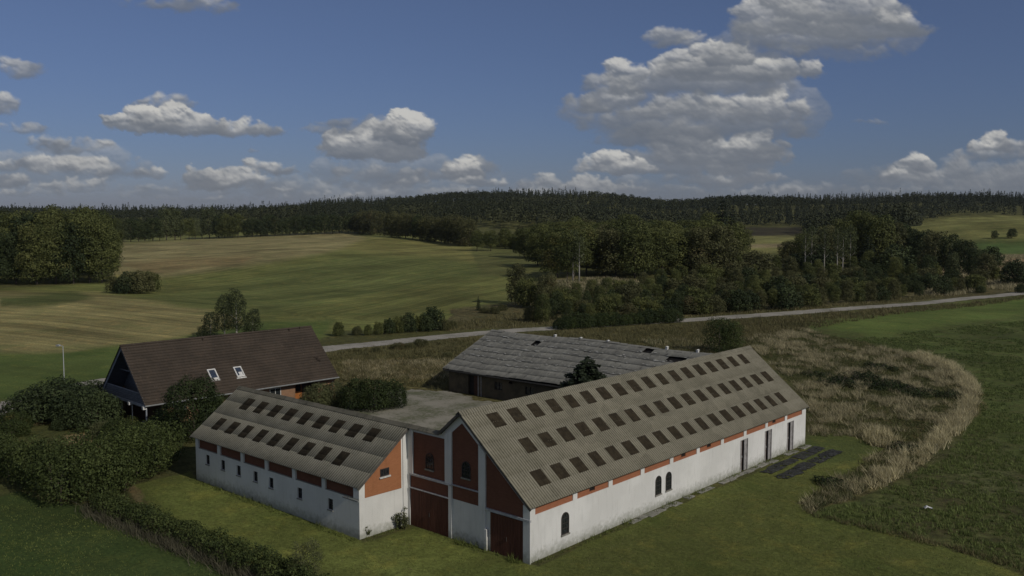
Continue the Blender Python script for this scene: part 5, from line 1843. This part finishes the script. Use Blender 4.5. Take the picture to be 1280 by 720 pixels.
NB = [
 ('neartree', 243, 548, 74, 'large dark bushy tree in front of the farmhouse, behind the short barn', 'tree', .95),
 ('near0', 205, 545, 36, 'dark bush on the left of the bushy tree before the house', 'bush', .9),
 ('near1', 272, 538, 46, 'dark bush between the bushy tree and the short barn roof', 'bush', .8),
 ('thuja', 344, 503, 40, 'pointed green conifer rising behind the short barn ridge', 'conifer', .95),
 ('near1', 325, 506, 30, 'small bush left of the pointed conifer behind the barn ridge', 'bush', .9),
 ('near3', 396, 509, 31, 'pale grey-green shrub at the right end of the farmhouse', 'shrub', .9),
 ('near3', 417, 507, 30, 'pale shrub between its twin and the dark yard bush', 'shrub', .8),
 ('near1', 446, 511, 38, 'left part of the dark clipped bushes in the yard', 'bush', .85),
 ('near0', 466, 512, 41, 'tallest dark bush in the middle of the yard clump', 'bush', .85),
 ('near1', 490, 509, 35, 'right end bush of the dark clump in the gravel yard', 'bush', .85),
 ('near4', 45, 524, 37, 'spreading juniper at the left edge of the garden', 'juniper', 1.5),
 ('near4', 76, 522, 50, 'spreading juniper left of the balcony gable, behind the others', 'juniper', 1.4),
 ('near4', 116, 514, 40, 'juniper half hidden behind the others, against the house corner', 'juniper', 1.1),
 ('near4', 96, 526, 46, 'tallest juniper left of the balcony gable', 'juniper', 1.15),
 ('near4', 116, 534, 50, 'juniper closest to the balcony gable', 'juniper', .95),
 ('near4', 80, 536, 18, 'dark low juniper on the garden lawn', 'juniper', 1.2),
 ('near3', 126, 548, 22, 'pale rough shrub below the balcony', 'shrub', 1.1),
 ('near2', 150, 552, 32, 'green shrub under the balcony posts', 'shrub', 1.2),
 ('near2', 176, 556, 30, 'green shrub in front of the brick wall of the house', 'shrub', 1.3),
 ('near2', 15, 545, 22, 'low green shrub at the left picture edge in the garden', 'shrub', 1.4),
 ('near2', 22, 535, 24, 'small green bush by the gravel road at the left edge', 'shrub', 1.2),
 ('nearpine', 734, 534, 90, 'small layered pine standing between the outbuilding and the long barn', 'pine', 1.1),
 ('opentree', 899, 442, 46, 'round green bush tree behind the far end of the long barn', 'bush', 1.05),
 ('opentree', 915, 441, 40, 'darker right half of the bush clump behind the long barn', 'bush', 1.0),
 ('birchnear', 281, 424, 56, 'tall birch with pale stem behind the farmhouse roof, left stem of the pair', 'birch', .95),
 ('birchnear', 296, 424, 62, 'tallest birch behind the farmhouse roof, right stem of the pair', 'birch', 1.0),
 ('birchside', 263, 425, 34, 'small birch on the left of the tall pair behind the roof', 'birch', 1.1),
 ('birchside', 316, 421, 34, 'small birch on the right of the tall pair behind the roof', 'birch', 1.1),
 ('birchside', 253, 426, 18, 'lowest little birch at the left end behind the roof', 'birch', 1.3),
 ('weedbush', 383, 728, 56, 'big weedy yellow-green shrub at the lower picture edge', 'shrub', .75),
]
for key, px, pyb, hpx, lab, cat, wide in NB:
    place_px(key, px, pyb, hpx, lab, cat, None, wide, name={'bush': 'bush', 'shrub': 'shrub', 'juniper': 'juniper', 'pine': 'pine_tree', 'tree': 'broadleaf_tree', 'birch': 'birch_tree', 'conifer': 'conifer'}[cat])
for i in range(13):
    x = 700 + i * 11.5 + rnd.uniform(-3, 3)
    place_px(rnd.choice(['near0', 'near1', 'near2']), x, 411.5 - i * .75, rnd.uniform(13, 21), 'dark roadside bush standing before the hidden stretch of road, ' + nth(i), 'bush', 'bushes hiding the road beyond the outbuilding', 1.15, name='bush')
# weeds by the barns
def weed(px, pyb, hpx, lab, seed):
    P = hit(px, pyb)
    h = hpx * dist(P) / FPX
    t = empty('weed_plant', tuple(P), 0, lab, 'weed', 'weeds growing against the barn walls')
    rng = np.random.default_rng(seed)
    b = MB(); L = []
    for i in range(7):
        a = rng.uniform(0, 6.28); e = h * rng.uniform(.1, .5)
        top = (math.cos(a) * e, math.sin(a) * e, h * rng.uniform(.6, 1))
        b.tube([(0, 0, -.05), (top[0] * .4, top[1] * .4, top[2] * .5), top], [.018, .013, .006], 5)
        for f in (.35, .55, .75, .95):
            L.append((top[0] * f, top[1] * f, top[2] * f, .11, .11, .09, rng.random()))
    b.build('stems', M['dry_brush'], t)
    foliage('leaves', L, .10, .9, M['leaf_pale'], t, seed, hull=False)
for i, (x, y, h, l) in enumerate(((500, 661, 26, 'tall ragged weed in the corner between short barn and big red door'), (506, 662, 20, 'lower weed right beside the tall one at the big red door'), (459, 671, 14, 'small weed at the foot of the short barn gable end'),
                                 (790, 643, 24, 'tallest weed against the long white wall'), (797, 640, 16, 'weed just right of the tallest one on the long wall'), (764, 656, 14, 'thin weed on the long wall between arched windows'),
                                 (727, 674, 10, 'small weed under the long wall near the single arched window'), (949, 577, 9, 'small weed between the first two doors'), (976, 565, 8, 'small weed between the second and third door'))):
    weed(x, y, h, l, 200 + i)
hide_protos()

# ------------------------------------------------------------------ grasses
def grass(name, label, polypx, dens, h, nb, spread, width, m, seed, hscale=None, lean=.35, world=None, thresh=None, avoid=True, psc=5.):
    rng = np.random.default_rng(seed)
    x, y = scatter(polypx, dens, rng, world)
    f = fbm(x / psc, y / psc, seed, 4)
    if thresh is not None:
        k = f > thresh + rng.uniform(-.05, .05, len(x)); x, y, f = x[k], y[k], f[k]
    if avoid:     # not inside buildings
        inb = (x > -BW) & (x < .1) & (y > 0) & (y < BL)
        inb |= (x > -29.5) & (x < -10.1) & (y > -4.0) & (y < 4.0)
        inb |= (x > -10.3) & (x < 0.2) & (y > -.1) & (y < 5)
        inb |= (x > -40.5) & (x < -10) & (y > 32) & (y < 49.5)
        inb |= (x > -57.5) & (x < -46) & (y > 1) & (y < 23)
        for s_ in ROADW:
            pass
        x, y, f = x[~inb], y[~inb], f[~inb]
        d = np.full(len(x), 1e9)
        for i in range(len(ROADW) - 1):
            a, b = np.array(ROADW[i]), np.array(ROADW[i + 1]); e = b - a
            t = np.clip(((x - a[0]) * e[0] + (y - a[1]) * e[1]) / (e @ e), 0, 1)
            d = np.minimum(d, np.hypot(x - a[0] - t * e[0], y - a[1] - t * e[1]))
        k = d > 2.5
        x, y, f = x[k], y[k], f[k]
    P = np.stack([x, y, ground(x, y) - .02], 1)
    H = rng.uniform(h[0], h[1], len(x)) * (.55 + .9 * f)
    o = blades(name, P, H, nb, spread, width, m, seed, lean=lean, patch=np.clip((f - .25) * 2, 0, 1))
    tag(o, label, 'grass', kind='stuff')
    return o
ROADW = [hit(*p)[:2] for p in ROADPX]
bank = [(925, 425), (1000, 411), (1090, 432), (1160, 448), (1208, 470), (1224, 492), (1216, 520), (1178, 555), (1120, 594), (1070, 618), (1010, 640), (1002, 628), (1060, 592), (1106, 562), (1072, 546), (1016, 545), (1010, 500), (960, 450)]
grass('tall_grass', 'tall dry straw-coloured grass on the rough bank beyond the long barn', bank, 3.2, (.30, .80), 22, .20, .05, M['straw'], 301, thresh=.51, psc=2.2, lean=.62)
grass('rough_grass', 'green and brown undergrowth between the straw tufts of the bank', bank, 7, (.15, .42), 9, .18, .06, M['bank_green'], 302, lean=.6)
band = [(1150, 440), (1196, 456), (1224, 484), (1224, 508), (1196, 545), (1150, 583), (1100, 608), (1070, 618), (1060, 606), (1110, 582), (1166, 545), (1199, 510), (1206, 488), (1186, 464), (1140, 448)]
grass('grass_strip', 'bright straw-coloured strip of tall grass curving along the field edge', band, 5, (.4, .9), 20, .2, .05, M['band_straw'], 303, thresh=.30, psc=1.6, lean=.5)
grass('tall_grass', 'low mound of pale grass jutting into the mown lawn', [(1075, 545), (1105, 541), (1128, 552), (1118, 562), (1085, 556)], 14, (.6, 1.1), 9, .16, .06, M['band_straw'], 304)
grass('tall_grass', 'tussocks at the tip of the grassy bank next to the lawn', [(998, 632), (1058, 592), (1096, 604), (1068, 622), (1012, 644)], 5, (.3, .7), 20, .2, .05, M['straw'], 317, thresh=.36, psc=1.6, lean=.6)
grass('meadow_grass', 'rough brown and green meadow between the yard and the road', [(405, 442), (560, 426), (700, 415), (1000, 395), (1018, 403), (960, 425), (930, 440), (880, 462), (620, 500), (520, 484), (440, 478), (404, 470)], 2.4, (.3, .8), 10, .3, .08, M['meadow'], 305, lean=.6)
grass('dry_grass', 'patch of pale dry grass behind the yard bushes', [(430, 452), (560, 450), (598, 462), (556, 474), (430, 476)], 6, (.3, .6), 8, .2, .07, M['straw'], 306)
grass('dry_grass', 'patch of pale dry grass behind the long barn ridge', [(800, 426), (930, 424), (930, 440), (830, 442)], 5, (.3, .7), 8, .2, .08, M['straw'], 307)
grass('verge_grass', 'ragged grass verge between the gravel road and the right-hand field', [(860, 404), (1000, 394), (1100, 387), (1280, 370), (1280, 374), (1130, 392), (1010, 412), (900, 425)], 1.5, (.3, .8), 8, .3, .10, M['meadow'], 308)
grass('dry_grass', 'tall dry grass among the bushes by the road on the right', [(1190, 322), (1290, 320), (1290, 362), (1180, 370), (1150, 372), (1180, 350)], .8, (.6, 1.4), 9, .5, .22, M['straw'], 309, thresh=.42, psc=12)
grass('dry_grass', 'dry grass of the clearing in the central woodland', [(690, 352), (760, 347), (800, 353), (800, 368), (700, 372)], 1.2, (.5, 1.1), 9, .5, .2, M['straw'], 310)
grass('dry_grass', 'dry verge grass at the foot of the roadside scrub', [(640, 392), (700, 398), (860, 396), (1000, 385), (1180, 366), (1180, 371), (1000, 389), (860, 399), (700, 408), (560, 414), (560, 404)], 1.2, (.3, .8), 8, .4, .12, M['meadow'], 311)
lawnpoly = [(236, 592), (246, 604), (449, 680), (512, 664), (664, 710), (1004, 562), (1060, 590), (998, 628), (1010, 645), (1180, 684), (1300, 724), (350, 724), (200, 650), (168, 612)]
grass('lawn_grass', 'mown grass round the two white barns', lawnpoly, 16, (.05, .13), 5, .10, .035, M['green_grass'], 312, psc=2.5)
grass('crop_plants', 'low green plants of the crop field on the right', [(1225, 520), (1300, 540), (1310, 724), (1180, 684), (1015, 645), (1080, 622), (1180, 575)], 13, (.12, .30), 8, .10, .06, M['crop'], 313, thresh=.40, psc=2.)
grass('crop_plants', 'low green plants of the farther part of the crop field', [(1060, 425), (1300, 400), (1300, 540), (1225, 520), (1226, 480), (1170, 448)], 5, (.12, .28), 6, .14, .10, M['crop'], 314, thresh=.43, psc=4.)
grass('furrow_grass', 'ragged line of taller grass between the lawn and the crop field', [(1004, 639), (1100, 660), (1200, 684), (1300, 716), (1300, 724), (1200, 691), (1100, 666), (1010, 645)], 16, (.2, .45), 7, .12, .05, M['meadow'], 315)
grass('field_grass', 'grass of the smooth dark field at the lower left', [(0, 606), (60, 636), (125, 650), (200, 680), (330, 724), (0, 724)], 9, (.05, .11), 5, .12, .05, M['green_grass'], 316, psc=6.)
# grass and weeds standing against the foot of the walls
def foot(pts, seed, dens=5):
    rng = np.random.default_rng(seed); P = []
    for a, b in zip(pts[:-1], pts[1:]):
        a, b = np.array(a, float), np.array(b, float); l = np.linalg.norm(b - a)
        n = int(l * dens)
        f = rng.random(n)[:, None]; P.append(a + (b - a) * f + rng.normal(0, .12, (n, 2)))
    return np.vstack(P)
fp = np.vstack([foot([(.3, .2), (.35, 36.4)], 1), foot([(-29.6, -4.25), (-10.1, -4.25)], 2, 8), foot([(-9.95, -4.0), (-9.95, -.4)], 3), foot([(-9.9, -.35), (-.2, -.35)], 4)])
rng_ = np.random.default_rng(7)
hh = .12 + .45 * fbm(fp[:, 0] / 1.3, fp[:, 1] / 1.3, 9, 3) ** 2 * rng_.uniform(.4, 1.6, len(fp))
o = blades('wall_foot_grass', np.stack([fp[:, 0], fp[:, 1], ground(fp[:, 0], fp[:, 1]) - .02], 1), hh, 8, .10, .04, M['green_grass'], 21)
tag(o, 'unmown grass along the foot of the barn walls', 'grass', kind='stuff')
# bramble on the bank
def brambles():
    rng = np.random.default_rng(31)
    for i, (px, py, r, h, lab) in enumerate(((1078, 478, 3.6, 1.3, 'largest dark bramble thicket in the middle of the grassy bank'), (1112, 486, 2.6, 1.0, 'dark bramble right of the largest one on the bank'), (1050, 482, 2.4, .9, 'dark bramble left of the largest one on the bank'),
                                             (1096, 462, 2.6, .9, 'dark bramble at the upper edge of the bank'), (1150, 493, 2.4, .8, 'flat dark bramble in the right part of the bank'), (1186, 497, 1.2, .9, 'small dark bramble inside the curved straw strip'),
                                             (1020, 470, 2.0, .6, 'low green bramble near the far gable of the long barn'), (1132, 562, 1.2, .6, 'small dark bramble where the straw strip meets the lawn'), (1035, 605, .9, .5, 'small brown bramble near the tip of the straw strip'))):
        P = hit(px, py)
        t = empty('bramble', tuple(P), 0, lab, 'bramble', 'brambles on the grassy bank')
        L = []
        for k in range(int(6 + r * 5)):
            a = rng.uniform(0, 6.28); q = r * math.sqrt(rng.random())
            rr_ = rng.uniform(.4, .75); H = h * rng.uniform(.5, 1.05) * (1 - .5 * (q / r) ** 2)
            L.append((math.cos(a) * q, math.sin(a) * q * .8, H * .5, rr_, rr_, max(.25, H * .55), rng.random() * .6))
        foliage('foliage', L, .17, 1.1, M['leaf_yard'], t, 400 + i, min_z=-.05)
        b = MB()
        for k in range(8):
            a = rng.uniform(0, 6.28)
            b.tube([(0, 0, 0), (math.cos(a) * r * .5, math.sin(a) * r * .4, h * 1.05), (math.cos(a) * r * .95, math.sin(a) * r * .8, h * .3)], [.02, .016, .008], 5)
        b.build('canes', M['trunk'], t)
brambles()

# ------------------------------------------------------------------ the cloudy backdrop of the sky, far beyond the horizon
def render_clouds(X, Y, LIST):
    """X, Y: picture-unit grids; returns alpha and radiance (0..1 light)"""
    A = np.zeros_like(X); C = np.zeros_like(X)
    wx = (fbm(X / 60, Y / 34, 5, 4) - .5) * 40 + (fbm(X / 15, Y / 11, 9, 4, .6) - .5) * 13
    wy = (fbm(X / 60, Y / 34, 15, 4) - .5) * 20 + (fbm(X / 14, Y / 11, 19, 4, .6) - .5) * 9
    det = fbm(X / 9, Y / 7, 31, 5, .62) - .5
    big = fbm(X / 34, Y / 17, 41, 4, .55) - .5
    fl = fbm(X / 30, Y / 20, 61, 4, .6) - .5
    wisp = fbm(X / 26, Y / 9, 51, 5, .6) - .5
    patch = fbm(X / 48, Y / 15, 71, 4, .6) - .5
    for (cx, cy, w, h, seed, soft, bright) in LIST:
        m = (np.abs(X - cx) < w * 1.7 + 40) & (np.abs(Y - cy) < h * 2.6 + 30)
        if not m.any(): continue
        rr = random.Random(seed * 7 + 1)
        w, h = w * 1.04, h * 1.12
        x = X[m] + wx[m]; y = Y[m] + wy[m]
        base = cy + h * .8
        def puff(px_, py_, rx, ry, gain=1.0):
            q = ((x - px_) / rx) ** 2 + ((y - py_) / ry) ** 2
            return (1 - q) * min(rx, ry * 1.6) * gain
        k = 3.0
        hs = [puff(cx, cy + h * .35, w * 1.02, h * .62)]
        n = max(4, int(w / 9))
        off = rr.uniform(-.35, .35)
        for i in range(n):
            f = (i + .5) / n * 2 - 1 + rr.uniform(-.12, .12)
            env = max(.12, (1 - abs(f - off) ** 1.8 / 1.6)) * rr.uniform(.55, 1.1)
            r = h * (.30 + .42 * env) * rr.uniform(.8, 1.15)
            hs.append(puff(cx + f * w * .92, cy + h * .45 - env * h * .85, r * rr.uniform(1.15, 1.7), r, 1.3))
        hs = np.array(hs); mx = hs.max(0)
        H = mx + k * np.log(np.exp((hs - mx) / k).sum(0))
        cut = np.maximum(0, (Y[m] + wy[m] * .35 - base + 3))
        H = H - cut * (1.2 - .6 * soft)
        Hs = H + det[m] * 4 * min(1, h / 20) + big[m] * 12
        H = H + det[m] * 14 * min(1, .3 + h / 30) + big[m] * 16 * (.6 + soft)
        full = np.full(X.shape, 0.0); full[m] = np.maximum(Hs, -6)
        gy, gx = np.gradient(full)
        gx = gx[m] / DX; gy = gy[m] / DX
        nl = (-(gx) * .4 + (gy) * .8 + 1.5) / np.sqrt(gx ** 2 + gy ** 2 + 4.5)
        t = np.clip((base + 2 - Y[m] + (fl[m] * 30)) / (1.75 * h), 0, 1); t = t * t * (3 - 2 * t)
        lit = .13 + .46 * np.clip(nl, -.1, 1.2) * (.15 + .85 * t) + .34 * t + wisp[m] * .25 * t + patch[m] * .5 * (.3 + t)
        lit = lit * bright
        lit = lit + (.42 - lit) * np.clip((Y[m] - 190) / 60, 0, 1) * .35
        s = 8 + 16 * min(soft, 1)
        a = np.clip((H + 3) / s, 0, 1); a = a * a * (3 - 2 * a)
        a = a * ((1 - .22 * soft) if soft <= 1 else .42)
        C[m] = C[m] * (1 - a) + lit * a
        A[m] = 1 - (1 - A[m]) * (1 - a)
    return A, C / np.maximum(A, 1e-4)
# cx, cy, half width, half height, seed, softness, brightness
CLOUDS = [
 (870,135,150,50,120,1.2,.7),(1000,50,130,30,121,1.2,.75),(500,208,120,22,122,1.2,.75),(80,205,100,26,123,1.2,.75),(1180,215,120,20,124,1.2,.75),(300,226,100,12,125,1.2,.8),(740,232,120,12,126,1.2,.8),(420,236,140,12,127,1.2,.8),(1000,236,120,10,128,1.2,.8),
 (400,244,95,8,32,1,.8),(640,240,60,8,33,1,.8),(1210,236,90,10,34,1,.8),(560,238,60,8,37,1,.8),(160,243,70,6,39,1,.8),(1110,240,60,8,30,1,.8),(95,234,80,9,26,.8,.85),(310,236,50,7,38,.8,.9),
 (1240,222,110,22,70,1,.55),
 (970,238,45,9,12,.8,.9),(690,236,34,14,11,.4,1.0),(735,234,50,15,71,.4,.95),(786,238,30,11,72,.5,.9),
 (700,228,60,12,113,.8,.85),(480,240,70,8,114,.9,.8),(250,246,60,6,115,.8,.85),(860,238,70,8,116,1,.75),(30,240,50,7,117,.8,.85),(900,216,70,16,10,.8,.75),(935,220,42,10,73,.5,1.0),
 (870,196,115,22,50,.9,.62),(905,184,88,22,8,.6,.92),(950,178,42,16,74,.5,1.05),(772,206,50,14,9,.35,1.05),
 (830,168,88,18,75,1,.6),(880,150,135,24,6,1,.66),(950,134,76,20,76,.6,.92),(850,134,70,20,51,.7,.85),(755,120,44,20,7,.7,.85),(735,130,30,12,77,.9,.6),
(950,66,60,18,112,1,.6),(880,100,118,22,3,.9,.62),(925,86,90,20,52,.5,.95),(905,66,38,20,78,.4,1.05),(850,84,40,18,79,.6,.95),(832,44,22,18,4,.8,.85),(858,50,16,12,80,.9,.7),(782,90,22,18,5,.5,.98),(770,104,40,14,81,.9,.7),
 (1010,44,110,22,1,1,.62),(1075,30,84,20,82,.7,.85),(985,20,80,26,53,.7,.95),(1040,4,90,26,83,.6,1.0),(1125,26,30,12,54,.9,.9),(1082,62,22,9,2,1,.7),
 (212,126,38,16,14,.8,.8),(180,152,42,16,13,.3,1.0),(235,152,60,19,84,.3,1.0),(308,158,46,13,85,.4,.9),
 (500,216,96,15,16,1,.66),(560,212,40,14,86,.8,.7),(592,202,26,13,17,.8,.7),(580,210,16,16,87,.4,1.0),(600,225,30,10,55,.5,.9),(470,178,64,22,15,.25,1.05),(505,164,34,18,88,.3,1.05),(450,160,60,12,89,1,.5),(520,228,80,8,56,.9,.8),
 (262,220,36,16,18,.3,1.0),(285,224,46,12,90,.4,.95),(338,208,30,10,19,.4,.95),(180,214,24,11,20,.5,.9),(200,236,26,8,91,.9,.8),
 (90,182,52,13,21,.9,.72),(60,178,28,10,92,.9,.7),(75,206,48,13,22,.6,.9),(110,212,40,12,93,.7,.85),(90,230,60,8,94,.7,.9),(22,86,30,15,23,.9,.85),(0,130,18,16,24,.8,.8),(20,160,34,10,25,.9,.8),(0,222,32,12,27,.5,.95),(10,208,20,8,95,.6,.9),
 (1135,222,60,18,28,1,.72),(1150,205,18,12,57,.4,1.0),(1112,218,18,8,96,.4,1.0),(1245,190,54,12,29,.8,.72),(1236,178,28,12,58,.3,1.05),(1270,182,26,10,97,.5,.95),
 (230,2,70,12,31,1,.6),(282,8,20,10,98,1,.8),(400,164,22,5,60,1,.5),(1085,152,22,4,61,1,.45),(730,150,14,14,62,1,.45),(320,190,8,3,63,1,.5),
]


def cloud_sky():
    global DX
    DX = 1.3
    xs = np.arange(-150, 1430, DX); ys = np.arange(-70, 263, DX)
    X, Y = np.meshgrid(xs, ys)
    A, Cc = render_clouds(X, Y, CLOUDS)
    st = [(0, (.115, .135, .17)), (.35, (.195, .210, .235)), (.7, (.36, .365, .37)), (1, (.56, .55, .52))]
    col = np.stack([np.interp(np.clip(Cc, 0, 1.1), [s_[0] for s_ in st], [s_[1][i] for s_ in st]) for i in range(3)], -1)
    col = col / (2 ** EXPOSURE)
    d = FW[None, None] * FPX + RT[None, None] * (X[..., None] - 640) - UP[None, None] * (Y[..., None] - 360)
    hd = np.linalg.norm(d[..., :2], axis=-1)
    P = CAM + d / hd[..., None] * 9000.0
    ny, nx = X.shape
    I, J = np.nonzero((A[:-1, :-1] + A[1:, :-1] + A[:-1, 1:] + A[1:, 1:]) > .004)
    F = np.stack([I * nx + J, (I + 1) * nx + J, (I + 1) * nx + J + 1, I * nx + J + 1], -1)
    used, inv = np.unique(F.ravel(), return_inverse=True)
    m = bpy.data.materials.new('cloud_light')
    m.use_nodes = True
    t = NT(m.node_tree); t.n.clear()
    out = t.node('ShaderNodeOutputMaterial')
    at = t.node('ShaderNodeAttribute', attribute_name='cloud')
    em = t.node('ShaderNodeEmission'); tr = t.node('ShaderNodeBsdfTransparent'); mx = t.node('ShaderNodeMixShader')
    t.l.new(at.outputs['Color'], em.inputs[0]); t.l.new(at.outputs['Alpha'], mx.inputs[0])
    t.l.new(tr.outputs[0], mx.inputs[1]); t.l.new(em.outputs[0], mx.inputs[2]); t.l.new(mx.outputs[0], out.inputs[0])
    try: m.cycles.emission_sampling = 'NONE'
    except Exception: pass
    C4 = np.concatenate([col, np.clip(A, 0, 1)[..., None]], -1).reshape(-1, 4)[used]
    o = npmesh('sky', P.reshape(-1, 3)[used], inv, 4, m, None, {'cloud': ('POINT', 'FLOAT_COLOR', C4)})
    tag(o, kind='structure')
cloud_sky()

# ------------------------------------------------------------------ thin summer haze over the whole landscape
def haze():
    b = MB().box(-9600, 9700, -9700, 9600, -75, 140)
    m = bpy.data.materials.new('thin_haze'); m.use_nodes = True
    t = NT(m.node_tree); t.n.clear()
    out = t.node('ShaderNodeOutputMaterial')
    v = t.node('ShaderNodeVolumePrincipled')
    v.inputs['Color'].default_value = (.80, .88, 1.0, 1)
    v.inputs['Density'].default_value = .00003
    v.inputs['Anisotropy'].default_value = .3
    t.l.new(v.outputs[0], out.inputs['Volume'])
    o = b.build('haze', m)
    tag(o, kind='stuff')
haze()
